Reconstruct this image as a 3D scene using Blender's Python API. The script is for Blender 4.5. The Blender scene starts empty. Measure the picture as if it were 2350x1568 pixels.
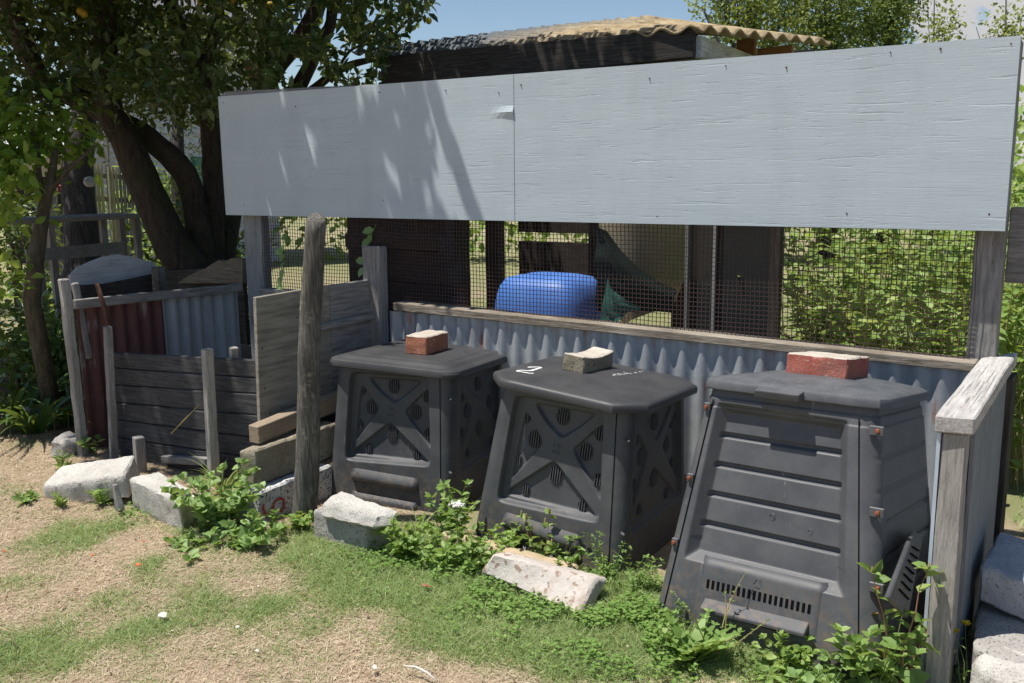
import bpy, bmesh, math, random
import numpy as np
from mathutils import Vector, Matrix, Euler, noise as mnoise

random.seed(11)
rng = np.random.default_rng(11)
scene = bpy.context.scene
COL = scene.collection
R = math.radians

# ------------------------------------------------------------------ camera
CAM = Vector((0.32519, -3.26353, 1.31743))
PITCH, ROLL, YAW = 0.17958632, -0.01284551, 0.58665179
FW = Vector((-math.sin(YAW) * math.cos(PITCH), math.cos(YAW) * math.cos(PITCH), -math.sin(PITCH)))
RT = FW.cross(Vector((0, 0, 1))).normalized()
UP = RT.cross(FW)
RT, UP = RT * math.cos(ROLL) + UP * math.sin(ROLL), UP * math.cos(ROLL) - RT * math.sin(ROLL)
cam_data = bpy.data.cameras.new('camera')
cam_data.sensor_width = 36.0
cam_data.lens = 36.0 * 2268.30 / 2500.0
cam_data.clip_start = 0.05
cam_data.clip_end = 500
cam = bpy.data.objects.new('camera', cam_data)
COL.objects.link(cam)
m = Matrix((RT, UP, -FW)).transposed().to_4x4()
m.translation = CAM
cam.matrix_world = m
scene.camera = cam

# ------------------------------------------------------------------ sky and sun
SUN = Vector((-0.264, -0.222, 1.0)).normalized()          # towards the sun
world = bpy.data.worlds.new('World')
scene.world = world
world.use_nodes = True
wn, wl = world.node_tree.nodes, world.node_tree.links
wn.clear()
w_out = wn.new('ShaderNodeOutputWorld')
w_bg = wn.new('ShaderNodeBackground')
w_bg.inputs['Strength'].default_value = 0.085
w_sky = wn.new('ShaderNodeTexSky')
w_sky.sky_type = 'NISHITA'
w_sky.sun_disc = False
w_sky.sun_elevation = math.asin(SUN.z)
w_sky.sun_rotation = math.atan2(SUN.x, SUN.y)
w_sky.air_density = 1.0
w_sky.dust_density = 0.25
w_sky.ozone_density = 1.8
# a bank of cumulus low over the right-hand trees
w_tc = wn.new('ShaderNodeTexCoord')
w_n1 = wn.new('ShaderNodeTexNoise')
w_n1.inputs['Scale'].default_value = 12.0
w_n1.inputs['Detail'].default_value = 8.0
w_n1.inputs['Roughness'].default_value = 0.55
wl.new(w_tc.outputs['Generated'], w_n1.inputs['Vector'])
CLOUD = (FW + RT * ((2420 - 1175) / 2132.2) + UP * ((784 - 10) / 2132.2)).normalized()
w_dot = wn.new('ShaderNodeVectorMath'); w_dot.operation = 'DOT_PRODUCT'
wl.new(w_tc.outputs['Generated'], w_dot.inputs[0])
w_dot.inputs[1].default_value = CLOUD
w_mr = wn.new('ShaderNodeMapRange')
w_mr.inputs['From Min'].default_value = 0.965
w_mr.inputs['From Max'].default_value = 0.998
w_mr.inputs['To Min'].default_value = -0.5
w_mr.inputs['To Max'].default_value = 0.24
wl.new(w_dot.outputs['Value'], w_mr.inputs['Value'])
w_add = wn.new('ShaderNodeMath'); w_add.operation = 'ADD'
wl.new(w_n1.outputs['Fac'], w_add.inputs[0]); wl.new(w_mr.outputs['Result'], w_add.inputs[1])
w_cr = wn.new('ShaderNodeMapRange'); w_cr.interpolation_type = 'SMOOTHSTEP'
w_cr.inputs['From Min'].default_value = 0.56
w_cr.inputs['From Max'].default_value = 0.63
wl.new(w_add.outputs[0], w_cr.inputs['Value'])
w_mix = wn.new('ShaderNodeMix'); w_mix.data_type = 'RGBA'
wl.new(w_cr.outputs['Result'], w_mix.inputs['Factor'])
wl.new(w_sky.outputs[0], w_mix.inputs[6])
w_n2 = wn.new('ShaderNodeTexNoise'); w_n2.inputs['Scale'].default_value = 13.0; w_n2.inputs['Detail'].default_value = 6.0
wl.new(w_tc.outputs['Generated'], w_n2.inputs['Vector'])
w_cc = wn.new('ShaderNodeMix'); w_cc.data_type = 'RGBA'
wl.new(w_n2.outputs['Fac'], w_cc.inputs['Factor'])
w_cc.inputs[6].default_value = (4.3, 4.4, 4.7, 1); w_cc.inputs[7].default_value = (6.6, 6.5, 6.4, 1)
wl.new(w_cc.outputs[2], w_mix.inputs[7])
wl.new(w_mix.outputs[2], w_bg.inputs['Color'])
wl.new(w_bg.outputs[0], w_out.inputs['Surface'])

sun_data = bpy.data.lights.new('sun', 'SUN')
sun_data.energy = 5.0
sun_data.angle = R(0.53)
sun_data.color = (1.0, 0.95, 0.87)
sun = bpy.data.objects.new('sun', sun_data)
sun.rotation_euler = SUN.to_track_quat('Z', 'Y').to_euler()
sun.location = (-3, -3, 9)
COL.objects.link(sun)

scene.view_settings.view_transform = 'Standard'
scene.view_settings.look = 'None'
scene.view_settings.exposure = 0.38
scene.view_settings.gamma = 1.0
scene.cycles.max_bounces = 8
scene.cycles.transparent_max_bounces = 8
scene.cycles.use_denoising = True

# ------------------------------------------------------------------ measuring: photo ray -> point on a plane
def ray(px, py):
    return FW + RT * ((px - 1175) / 2132.2) - UP * ((py - 783.96) / 2132.2)
def on_x(px, py, v):
    d = ray(px, py); return CAM + d * ((v - CAM.x) / d.x)
def on_y(px, py, v):
    d = ray(px, py); return CAM + d * ((v - CAM.y) / d.y)
def on_z(px, py, v=0.0):
    d = ray(px, py); return CAM + d * ((v - CAM.z) / d.z)
def at_depth(px, py, v):
    return CAM + ray(px, py) * v
def on_plane(px, py, p0, n):
    d = ray(px, py); return CAM + d * ((p0 - CAM).dot(n) / d.dot(n))

# ------------------------------------------------------------------ scene graph helpers
def tag(o, label=None, cat=None, group=None, kind=None):
    if label: o['label'] = label
    if cat: o['category'] = cat
    if group: o['group'] = group
    if kind: o['kind'] = kind
    return o
WORLD = {}
def thing(name, loc, label, cat, group=None, rot=None):
    o = bpy.data.objects.new(name, None)
    COL.objects.link(o)
    o.empty_display_size = 0.1
    o.location = loc
    if rot: o.rotation_euler = rot
    WORLD[o.name] = Matrix.LocRotScale(Vector(loc), Euler(rot) if rot else None, None)
    return tag(o, label, cat, group)
def copy_tree(o, parent=None):
    c = o.copy(); COL.objects.link(c)
    if parent: c.parent = parent
    WORLD[c.name] = WORLD.get(o.name, Matrix())
    for ch in [x for x in bpy.data.objects if x.parent == o]: copy_tree(ch, c)
    return c
def fbm(p, oct=3):
    v, a = 0.0, 1.0
    p = Vector(p)
    for _ in range(oct):
        v += a * mnoise.noise(p); p = p * 2.03 + Vector((3.1, 1.7, 5.3)); a *= 0.5
    return v

class MB:
    """collects shapes in world (or local) coordinates, then becomes ONE mesh object"""
    def __init__(s): s.v, s.f, s.mi, s.cur = [], [], [], 0
    def add(s, vs, fs, mi=None):
        b = len(s.v); s.v += [tuple(x) for x in vs]
        s.f += [tuple(b + i for i in f) for f in fs]
        s.mi += [s.cur if mi is None else mi] * len(fs)
    def hexa(s, b4, t4):
        s.add(list(b4) + list(t4), [(3, 2, 1, 0), (4, 5, 6, 7), (0, 1, 5, 4), (1, 2, 6, 5), (2, 3, 7, 6), (3, 0, 4, 7)])
    def box(s, x0, x1, y0, y1, z0, z1):
        s.hexa([(x0, y0, z0), (x1, y0, z0), (x1, y1, z0), (x0, y1, z0)], [(x0, y0, z1), (x1, y0, z1), (x1, y1, z1), (x0, y1, z1)])
    def beam(s, p, q, w, h, up=(0, 0, 1), w2=None, h2=None):
        p, q = Vector(p), Vector(q); d = (q - p).normalized(); a = d.cross(Vector(up))
        if a.length < 1e-4: a = d.cross(Vector((0, 1, 0)))
        a.normalize(); b = a.cross(d)
        w2, h2 = w2 or w, h2 or h
        c = lambda o, i, j, ww, hh: o + a * (i * ww / 2) + b * (j * hh / 2)
        s.hexa([c(p, -1, -1, w, h), c(p, 1, -1, w, h), c(p, 1, 1, w, h), c(p, -1, 1, w, h)],
               [c(q, -1, -1, w2, h2), c(q, 1, -1, w2, h2), c(q, 1, 1, w2, h2), c(q, -1, 1, w2, h2)])
    def grid(s, pts, nu, nv, flip=False, close=False):
        fs = []
        for j in range(nv - 1):
            for i in range(nu - (0 if close else 1)):
                i2 = (i + 1) % nu
                q = (j * nu + i, j * nu + i2, (j + 1) * nu + i2, (j + 1) * nu + i)
                fs.append(q[::-1] if flip else q)
        s.add(pts, fs)
    def tube(s, pts, rad, n=8, cap=True, amp=0.0, sc=6.0):
        pts = [Vector(p) for p in pts]
        if not hasattr(rad, '__len__'): rad = [rad] * len(pts)
        out, nrm = [], None
        for k, p in enumerate(pts):
            d = (pts[min(k + 1, len(pts) - 1)] - pts[max(k - 1, 0)])
            if d.length < 1e-9: d = Vector((0, 0, 1))
            d.normalize()
            if nrm is None:
                nrm = d.orthogonal().normalized()
            nrm = (nrm - d * nrm.dot(d))
            nrm = nrm.normalized() if nrm.length > 1e-6 else d.orthogonal().normalized()
            b = d.cross(nrm)
            for i in range(n):
                t = 2 * math.pi * i / n
                e = nrm * math.cos(t) + b * math.sin(t)
                r = rad[k]
                if amp: r *= 1 + amp * fbm((p + e * r) * sc, 2)
                out.append(p + e * r)
        base = len(s.v)
        s.grid(out, n, len(pts), close=True)
        if cap:
            s.add([], [])
            s.f.append(tuple(base + i for i in reversed(range(n)))); s.mi.append(s.cur)
            e0 = base + n * (len(pts) - 1)
            s.f.append(tuple(e0 + i for i in range(n))); s.mi.append(s.cur)
    def blob(s, c, r, nu=10, nv=7, amp=0.1, sc=3.0):
        c = Vector(c); pts = []
        r = Vector(r) if hasattr(r, '__len__') else Vector((r, r, r))
        for j in range(nv):
            ph = math.pi * (j / (nv - 1) - 0.5)
            for i in range(nu):
                t = 2 * math.pi * i / nu
                d = Vector((math.cos(ph) * math.cos(t), math.cos(ph) * math.sin(t), math.sin(ph)))
                q = 1 + amp * fbm(c * 7 + d * sc, 2)
                pts.append(c + Vector((d.x * r.x, d.y * r.y, d.z * r.z)) * q)
        s.grid(pts, nu, nv, close=True)
    def build(s, name, mats, parent=None, smooth=False, bevel=0.0, sub=0, amp=0.0, nsc=6.0, local=False, bseg=1, kind=None, mod=None):
        if not isinstance(mats, (list, tuple)): mats = [mats]
        vs = np.array(s.v, dtype=float).reshape(-1, 3)
        me = bpy.data.meshes.new(name)
        me.from_pydata([tuple(v) for v in vs], [], s.f)
        for mm in mats: me.materials.append(mm)
        me.polygons.foreach_set('material_index', s.mi)
        if bevel or sub:
            bm = bmesh.new(); bm.from_mesh(me)
            bmesh.ops.remove_doubles(bm, verts=bm.verts, dist=1e-5)
            bm.normal_update()
            if bevel:
                ed = [e for e in bm.edges if len(e.link_faces) == 2 and e.calc_face_angle(0) > 0.6]
                bmesh.ops.bevel(bm, geom=ed, offset=bevel, segments=bseg, affect='EDGES', profile=0.6)
            if sub: subdivide_long(bm, sub)
            if amp:
                for v in bm.verts:
                    p = v.co * nsc
                    v.co += Vector((fbm(p, 3), fbm(p + Vector((9, 0, 0)), 3), fbm(p + Vector((0, 9, 0)), 3))) * amp
            bm.to_mesh(me); bm.free()
        if smooth: me.polygons.foreach_set('use_smooth', [True] * len(me.polygons))
        o = bpy.data.objects.new(name, me)
        COL.objects.link(o)
        if kind: o['kind'] = kind
        if parent is not None:
            o.parent = parent
            M = WORLD.get(parent.name, Matrix())
            if not local: me.transform(M.inverted())
            WORLD[o.name] = M if local else M
        elif not local:
            n = len(me.vertices); co = np.empty(n * 3); me.vertices.foreach_get('co', co); co = co.reshape(-1, 3)
            c = (co.min(0) + co.max(0)) / 2; c[2] = co[:, 2].min()
            me.transform(Matrix.Translation(-Vector(c))); o.location = c
            WORLD[o.name] = Matrix.Translation(Vector(c))
        me.update()
        return o
def subdivide_long(bm, L):
    for _ in range(7):
        ed = [e for e in bm.edges if e.calc_length() > L]
        if not ed: break
        bmesh.ops.subdivide_edges(bm, edges=ed, cuts=1, use_grid_fill=True)

# ------------------------------------------------------------------ materials
def srgb(h):
    h = h.lstrip('#'); c = [int(h[i:i + 2], 16) / 255 for i in (0, 2, 4)]
    return tuple(x / 12.92 if x <= 0.04045 else ((x + 0.055) / 1.055) ** 2.4 for x in c) + (1,)
class NT:
    def __init__(s, name):
        s.m = bpy.data.materials.new(name); s.m.use_nodes = True
        s.n, s.l = s.m.node_tree.nodes, s.m.node_tree.links
        s.n.clear()
        s.out = s.n.new('ShaderNodeOutputMaterial')
    def new(s, t, **kw):
        x = s.n.new(t)
        for k, v in kw.items():
            if k in x.inputs: x.inputs[k].default_value = v
            else: setattr(x, k, v)
        return x
    def link(s, a, b): s.l.new(a, b)
    def coords(s, scale=(1, 1, 1), rot=(0, 0, 0)):
        tc = s.new('ShaderNodeTexCoord'); mp = s.new('ShaderNodeMapping')
        mp.inputs['Scale'].default_value = scale; mp.inputs['Rotation'].default_value = rot
        s.link(tc.outputs['Object'], mp.inputs['Vector']); return mp.outputs[0]
    def noise(s, co, scale, detail=4, rough=0.55, dist=0.0):
        x = s.new('ShaderNodeTexNoise', Scale=scale, Detail=detail, Roughness=rough, Distortion=dist)
        s.link(co, x.inputs['Vector']); return x.outputs['Fac']
    def ramp(s, fac, stops):
        x = s.new('ShaderNodeValToRGB'); e = x.color_ramp.elements
        while len(e) < len(stops): e.new(0.5)
        for q, (p, c) in zip(e, stops):
            q.position = p; q.color = c if len(c) == 4 else tuple(c) + (1,)
        s.link(fac, x.inputs[0]); return x.outputs[0]
    def mixc(s, fac, a, b, mode='MIX'):
        x = s.new('ShaderNodeMix', data_type='RGBA', blend_type=mode)
        if isinstance(fac, (int, float)): x.inputs['Factor'].default_value = fac
        else: s.link(fac, x.inputs['Factor'])
        for v, i in ((a, 6), (b, 7)):
            if isinstance(v, (tuple, list)): x.inputs[i].default_value = tuple(v) if len(v) == 4 else tuple(v) + (1,)
            else: s.link(v, x.inputs[i])
        return x.outputs[2]
    def math(s, op, a, b=None):
        x = s.new('ShaderNodeMath', operation=op)
        for v, i in ((a, 0), (b, 1)):
            if v is None: continue
            if isinstance(v, (int, float)): x.inputs[i].default_value = v
            else: s.link(v, x.inputs[i])
        return x.outputs[0]
    def rng(s, fac, a, b, c=0.0, d=1.0):
        x = s.new('ShaderNodeMapRange'); s.link(fac, x.inputs['Value'])
        for i, v in zip(('From Min', 'From Max', 'To Min', 'To Max'), (a, b, c, d)): x.inputs[i].default_value = v
        return x.outputs[0]
    def bump(s, h, strength=0.4, dist=0.01, prev=None):
        x = s.new('ShaderNodeBump', Strength=strength, Distance=dist)
        s.link(h, x.inputs['Height'])
        if prev is not None: s.link(prev, x.inputs['Normal'])
        return x.outputs[0]
    def bsdf(s, col, rough=0.8, normal=None, spec=0.3, metal=0.0):
        x = s.new('ShaderNodeBsdfPrincipled')
        if isinstance(col, (tuple, list)): x.inputs['Base Color'].default_value = col
        else: s.link(col, x.inputs['Base Color'])
        if isinstance(rough, (int, float)): x.inputs['Roughness'].default_value = rough
        else: s.link(rough, x.inputs['Roughness'])
        x.inputs['Specular IOR Level'].default_value = spec
        x.inputs['Metallic'].default_value = metal
        if normal is not None: s.link(normal, x.inputs['Normal'])
        return x
    def done(s, sh):
        s.link(sh.outputs[0], s.out.inputs['Surface']); return s.m

AX = {'x': (1, 14, 14), 'y': (14, 1, 14), 'z': (14, 14, 1)}
def wood(name, c1, c2, c3, axis='x', stain=0.5, bump=0.6, rough=0.88, scale=7.0, lichen=None, spec=0.25):
    t = NT(name)
    co = t.coords(AX[axis]); iso = t.coords()
    g = t.noise(co, scale, 6, 0.65, 0.3); g2 = t.noise(co, scale * 3.3, 3, 0.7)
    big = t.noise(iso, 3.2, 5, 0.6)
    c = t.ramp(g, [(0.28, c1), (0.5, c2), (0.74, c3)])
    c = t.mixc(t.rng(big, 0.45, 0.72, 0, stain), c, tuple(x * 0.45 for x in c1[:3]) + (1,))
    crack = t.rng(g2, 0.30, 0.40, 0.35, 1.0)
    c = t.mixc(1.0, c, t.ramp(crack, [(0, (0, 0, 0)), (1, (1, 1, 1))]), 'MULTIPLY')
    if lichen:
        ln = t.noise(iso, 26, 4, 0.7); ln2 = t.noise(iso, 5, 2)
        c = t.mixc(t.math('MULTIPLY', t.rng(ln, 0.56, 0.64, 0, .8), t.rng(ln2, 0.46, 0.62)), c, lichen)
    h = t.math('ADD', t.math('MULTIPLY', g, 0.6), t.math('MULTIPLY', g2, 0.5))
    return t.done(t.bsdf(c, rough, t.bump(h, bump, 0.006), spec))
def rough_mat(name, c1, c2, scale=8, bump=0.5, bscale=60, rough=0.9, spots=None, spot_scale=70, spot_lo=0.62, dirt=None, spec=0.25, bd=0.006):
    t = NT(name); iso = t.coords()
    a = t.noise(iso, scale, 6, 0.6); b = t.noise(iso, bscale, 4, 0.7)
    c = t.ramp(a, [(0.3, c1), (0.7, c2)])
    if dirt:
        d = t.noise(iso, scale * 0.45, 6, 0.7)
        c = t.mixc(t.rng(d, 0.5, 0.68, 0, 0.85), c, dirt)
    if spots:
        sp = t.noise(iso, spot_scale, 2, 0.5)
        c = t.mixc(t.rng(sp, spot_lo, spot_lo + 0.05), c, spots)
    h = t.math('ADD', b, t.math('MULTIPLY', a, 0.6))
    return t.done(t.bsdf(c, rough, t.bump(h, bump, bd), spec))
def leaf_mat(name, c1, c2, c3=None, trans=0.35, rough=0.5, spec=0.35):
    t = NT(name)
    ge = t.new('ShaderNodeNewGeometry')
    iso = t.coords()
    big = t.noise(iso, 2.6, 3)
    f = t.math('ADD', t.math('MULTIPLY', ge.outputs['Random Per Island'], 0.75), t.math('MULTIPLY', big, 0.35))
    st = [(0.12, c1), (0.7, c2)] + ([(0.98, c3)] if c3 else [])
    c = t.ramp(f, st)
    p = t.bsdf(c, rough, None, spec)
    tr = t.new('ShaderNodeBsdfTranslucent')
    t.link(t.mixc(0.35, c, (0.55, 0.62, 0.08, 1), 'MIX'), tr.inputs['Color'])
    mx = t.new('ShaderNodeMixShader'); mx.inputs[0].default_value = trans
    t.link(p.outputs[0], mx.inputs[1]); t.link(tr.outputs[0], mx.inputs[2])
    return t.done(mx)
def plain(name, c, rough=0.7, spec=0.3, metal=0.0, bump=0.0):
    t = NT(name); iso = t.coords(); a = t.noise(iso, 14, 4)
    cc = t.mixc(t.rng(a, 0.3, 0.7, 0, 0.35), c, tuple(x * 0.6 for x in c[:3]) + (1,))
    return t.done(t.bsdf(cc, rough, t.bump(a, bump, 0.004) if bump else None, spec, metal))

# ------------------------------------------------------------------ foliage helpers (many real leaves, one mesh)
def unit(a): return a / np.maximum(np.linalg.norm(a, axis=1, keepdims=True), 1e-9)
def leaf_arrays(P, D, L, W, fold=0.25, curl=0.15, up=None):
    """P base points, D leaf directions, L lengths, W widths -> verts, quads (2 quads per leaf)"""
    n = len(P); D = unit(D)
    if up is None:
        up = rng.normal(size=(n, 3)) * 0.6 + np.array([0, 0, 1.0])
    S = unit(np.cross(D, up)); N = np.cross(S, D)
    L = np.broadcast_to(np.asarray(L, float), (n,))[:, None]; W = np.broadcast_to(np.asarray(W, float), (n,))[:, None]
    v = np.empty((n, 7, 3))
    mid = lambda t: P + D * L * t - N * L * curl * t * t
    v[:, 0] = P
    v[:, 1] = mid(0.30) + S * W * 0.46 + N * W * fold
    v[:, 2] = mid(0.68) + S * W * 0.40 + N * W * fold * 0.8
    v[:, 3] = mid(1.0)
    v[:, 4] = mid(0.68) - S * W * 0.40 + N * W * fold * 0.8
    v[:, 5] = mid(0.30) - S * W * 0.46 + N * W * fold
    v[:, 6] = mid(0.68)
    b = (np.arange(n) * 7)[:, None]
    q = np.concatenate([b + np.array([[0, 1, 2, 6]]), b + np.array([[0, 6, 4, 5]])], 0)
    t3 = np.concatenate([b + np.array([[2, 3, 6]]), b + np.array([[6, 3, 4]])], 0)
    return v.reshape(-1, 3), q, t3
def blade_arrays(P, D, L, W, droop=0.5, seg=3):
    n = len(P); D = unit(D)
    S = unit(np.cross(D, rng.normal(size=(n, 3)) * 0.3 + np.array([0, 0, 1.0])))
    L = np.broadcast_to(np.asarray(L, float), (n,))[:, None]; W = np.broadcast_to(np.asarray(W, float), (n,))[:, None]
    dr = np.broadcast_to(np.asarray(droop, float), (n,))[:, None]
    H = D.copy(); H[:, 2] = 0; H = unit(H + 1e-6)
    vs = []
    for k in range(seg + 1):
        t = k / seg
        c = P + D * L * t + (H * 0.45 - np.array([0, 0, 1.0]) * 0.55) * L * dr * t * t
        w = W * (1 - 0.92 * t ** 1.6) * 0.5
        vs += [c + S * w, c - S * w]
    v = np.stack(vs, 1)
    b = (np.arange(n) * (2 * (seg + 1)))[:, None]
    q = np.concatenate([b + np.array([[2 * k, 2 * k + 1, 2 * k + 3, 2 * k + 2]]) for k in range(seg)], 0)
    return v.reshape(-1, 3), q, np.zeros((0, 3), int)
def mesh_np(name, parts, mats, parent=None, smooth=True, kind=None, loc=None):
    """parts: list of (verts, quads, tris, material index)"""
    V, Q, T, mq, mt, off = [], [], [], [], [], 0
    for v, q, t, mi in parts:
        V.append(v); Q.append(q + off); T.append(t + off); mq.append(np.full(len(q), mi)); mt.append(np.full(len(t), mi)); off += len(v)
    V = np.concatenate(V); Q = np.concatenate(Q); T = np.concatenate(T)
    M = WORLD.get(parent.name, Matrix()) if parent else Matrix()
    o = bpy.data.objects.new(name, bpy.data.meshes.new(name)); me = o.data
    if parent is None:
        c = (V.min(0) + V.max(0)) / 2; c[2] = V[:, 2].min(); o.location = c
    else:
        c = np.array(M.translation); o.parent = parent
    V = V - c
    me.vertices.add(len(V)); me.vertices.foreach_set('co', V.ravel())
    nl = len(Q) * 4 + len(T) * 3
    me.loops.add(nl); me.loops.foreach_set('vertex_index', np.concatenate([Q.ravel(), T.ravel()]).astype(np.int32))
    me.polygons.add(len(Q) + len(T))
    st = np.concatenate([np.arange(len(Q)) * 4, len(Q) * 4 + np.arange(len(T)) * 3]).astype(np.int32)
    me.polygons.foreach_set('loop_start', st)
    for mm in (mats if isinstance(mats, (list, tuple)) else [mats]): me.materials.append(mm)
    me.polygons.foreach_set('material_index', np.concatenate(mq + mt).astype(np.int32))
    if smooth: me.polygons.foreach_set('use_smooth', np.ones(len(Q) + len(T), bool))
    me.update(calc_edges=True); me.validate()
    COL.objects.link(o)
    if kind: o['kind'] = kind
    return o
def tubes_np(paths, n=5):
    mb = MB()
    for pts, rad in paths: mb.tube(pts, rad, n, cap=False)
    return np.array([tuple(v) for v in mb.v]), np.array(mb.f), np.zeros((0, 3), int)

# ------------------------------------------------------------------ material library
def painted_ply(name, crack):
    t = NT(name)
    co = t.coords((1.1, 26, 26)); iso = t.coords(); co2 = t.coords((2.2, 60, 60))
    g = t.noise(co, 3.2, 6, 0.62, 0.35); fine = t.noise(co2, 3.0, 3, 0.6); zone = t.noise(iso, 1.7, 3)
    lump = t.noise(t.coords((1, 3.5, 3.5)), 3, 3)
    g3 = t.noise(t.coords((2.6, 44, 44)), 3.0, 5, 0.65, 0.2)
    line = t.math('MAXIMUM', t.rng(g, 0.60, 0.68), t.math('MULTIPLY', t.rng(g3, 0.60, 0.66), 0.7))
    line = t.math('MULTIPLY', line, t.rng(zone, 0.40, 0.60, 0.05, 1.0))
    col = t.mixc(t.rng(lump, 0.3, 0.7), (0.415, 0.487, 0.532, 1), (0.455, 0.525, 0.566, 1))
    col = t.mixc(t.math('MULTIPLY', t.rng(line, 0.5, 1.0), 0.42 * crack), col, (0.22, 0.23, 0.25, 1))
    stain = t.noise(t.coords((3, 3, .7)), 2.2, 5, .6)
    col = t.mixc(t.rng(stain, .48, .75, 0, .28), col, (.33, .36, .38, 1))
    nails = t.noise(iso, 34, 1)
    h = t.math('ADD', t.math('MULTIPLY', line, -0.9 * crack), t.math('ADD', t.math('MULTIPLY', fine, 0.16), t.math('MULTIPLY', lump, 0.35)))
    return t.done(t.bsdf(col, 0.55, t.bump(h, 0.45, 0.006), 0.35))
PLY_L = painted_ply('painted_plywood_smooth', 0.45)
PLY_R = painted_ply('painted_plywood_cracked', 1.0)
W1, W2, W3 = (0.13, 0.125, 0.12, 1), (0.25, 0.24, 0.23, 1), (0.38, 0.365, 0.345, 1)
WOODX, WOODY, WOODZ = (wood('weathered_wood_' + a, W1, W2, W3, a, 0.45) for a in 'xyz')
PALEX = wood('bleached_wood_x', (0.24, 0.22, 0.19, 1), (0.42, 0.39, 0.35, 1), (0.56, 0.53, 0.48, 1), 'x', 0.4)
PALEY = wood('bleached_wood_y', (0.26, 0.245, 0.23, 1), (0.45, 0.43, 0.41, 1), (0.58, 0.56, 0.53, 1), 'y', 0.25)
PALEZ = wood('bleached_wood_z', (0.2, 0.19, 0.175, 1), (0.36, 0.34, 0.31, 1), (0.5, 0.475, 0.43, 1), 'z', 0.4)
STAKEM = wood('lichened_stake_wood', (0.05, 0.045, 0.04, 1), (0.14, 0.13, 0.115, 1), (0.30, 0.28, 0.25, 1), 'z', 0.85, 1.0, 0.95, 9, (0.36, 0.33, 0.26, 1))
BLACKW = wood('black_stained_wood', (0.03, 0.03, 0.032, 1), (0.06, 0.06, 0.063, 1), (0.105, 0.105, 0.11, 1), 'x', 0.3, 0.5, 0.8)
DARKX = wood('dark_old_wood_x', (0.02, 0.018, 0.016, 1), (0.05, 0.045, 0.04, 1), (0.1, 0.09, 0.08, 1), 'x', 0.4)
DARKY = wood('dark_old_wood_y', (0.02, 0.018, 0.016, 1), (0.05, 0.045, 0.04, 1), (0.1, 0.09, 0.08, 1), 'y', 0.4)
DARKZ = wood('dark_old_wood_z', (0.02, 0.018, 0.016, 1), (0.05, 0.045, 0.04, 1), (0.1, 0.09, 0.08, 1), 'z', 0.4)
GREYPAINTX = wood('grey_painted_wood_x', (0.2, 0.21, 0.22, 1), (0.3, 0.31, 0.32, 1), (0.4, 0.41, 0.42, 1), 'x', 0.3)
GREYPAINTZ = wood('grey_painted_wood_z', (0.15, 0.165, 0.17, 1), (0.24, 0.26, 0.265, 1), (0.33, 0.35, 0.36, 1), 'z', 0.3)
PLYB = wood('bare_plywood_y', (0.16, 0.145, 0.115, 1), (0.27, 0.25, 0.205, 1), (0.38, 0.355, 0.30, 1), 'y', 0.5, 0.35, 0.9, 4.0)
FRESHY = wood('fresh_timber_y', (0.19, 0.145, 0.1, 1), (0.28, 0.22, 0.155, 1), (0.36, 0.30, 0.225, 1), 'y', 0.2, 0.3)
REDWOOD = wood('red_brown_timber', (0.2, 0.11, 0.06, 1), (0.32, 0.18, 0.1, 1), (0.42, 0.25, 0.15, 1), 'x', 0.3)
PICKETM = wood('sunlit_picket_wood', (0.26, 0.22, 0.13, 1), (0.4, 0.36, 0.23, 1), (0.5, 0.46, 0.32, 1), 'z', 0.3)
FLAKYX = wood('flaky_white_paint', (0.22, 0.22, 0.21, 1), (0.45, 0.45, 0.44, 1), (0.6, 0.6, 0.59, 1), 'y', 0.5)
def iron(name, c1, c2, rust, rust_amt, rough=0.5):
    t = NT(name); iso = t.coords(); st = t.coords((9, 9, 0.8))
    a = t.noise(iso, 22, 5, 0.7); b = t.noise(st, 3, 5, 0.65); c = t.noise(iso, 3.5, 4, 0.6); d = t.noise(iso, 120, 2)
    col = t.mixc(a, c1, c2)
    col = t.mixc(t.rng(b, 0.4, 0.7, 0, 0.45), col, tuple(x * 0.62 for x in c1[:3]) + (1,))
    col = t.mixc(t.rng(t.math('MULTIPLY', b, c), 0.34 - rust_amt, 0.42 - rust_amt, 0, 0.8), col, rust)
    h = t.math('ADD', a, t.math('MULTIPLY', d, 0.5))
    return t.done(t.bsdf(col, rough, t.bump(h, 0.25, 0.003), 0.45, 0.12))
GALV = iron('galvanised_iron', (0.27, 0.295, 0.32, 1), (0.46, 0.485, 0.51, 1), (0.30, 0.13, 0.085, 1), 0.025)
REDIRON = iron('red_painted_iron', (0.11, 0.045, 0.042, 1), (0.17, 0.075, 0.068, 1), (0.3, 0.27, 0.26, 1), 0.03, 0.7)
ROOFIRON = NT('lichened_roof_iron')
def _roof(t):
    iso = t.coords(); a = t.noise(iso, 7, 6, 0.7); b = t.noise(iso, 28, 5, 0.75); c = t.noise(iso, 1.6, 3)
    col = t.ramp(a, [(0.3, (0.16, 0.11, 0.06)), (0.52, (0.42, 0.33, 0.2)), (0.75, (0.56, 0.47, 0.31))])
    col = t.mixc(t.rng(b, 0.58, 0.68, 0, 0.7), col, (0.16, 0.115, 0.07, 1))
    g = t.new('ShaderNodeSeparateXYZ'); tc = t.new('ShaderNodeTexCoord'); t.link(tc.outputs['Generated'], g.inputs[0])
    f = t.math('ADD', g.outputs['X'], t.math('MULTIPLY', c, 0.3))
    col = t.mixc(t.rng(f, 0.50, 0.80, 1, 0), col, (0.14, 0.16, 0.18, 1))  # left end's shade and right end's sunlight put into the colour
    return t.done(t.bsdf(col, 0.9, t.bump(t.math('ADD', a, b), 0.9, 0.02), 0.2))
ROOFM = _roof(ROOFIRON)
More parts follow.
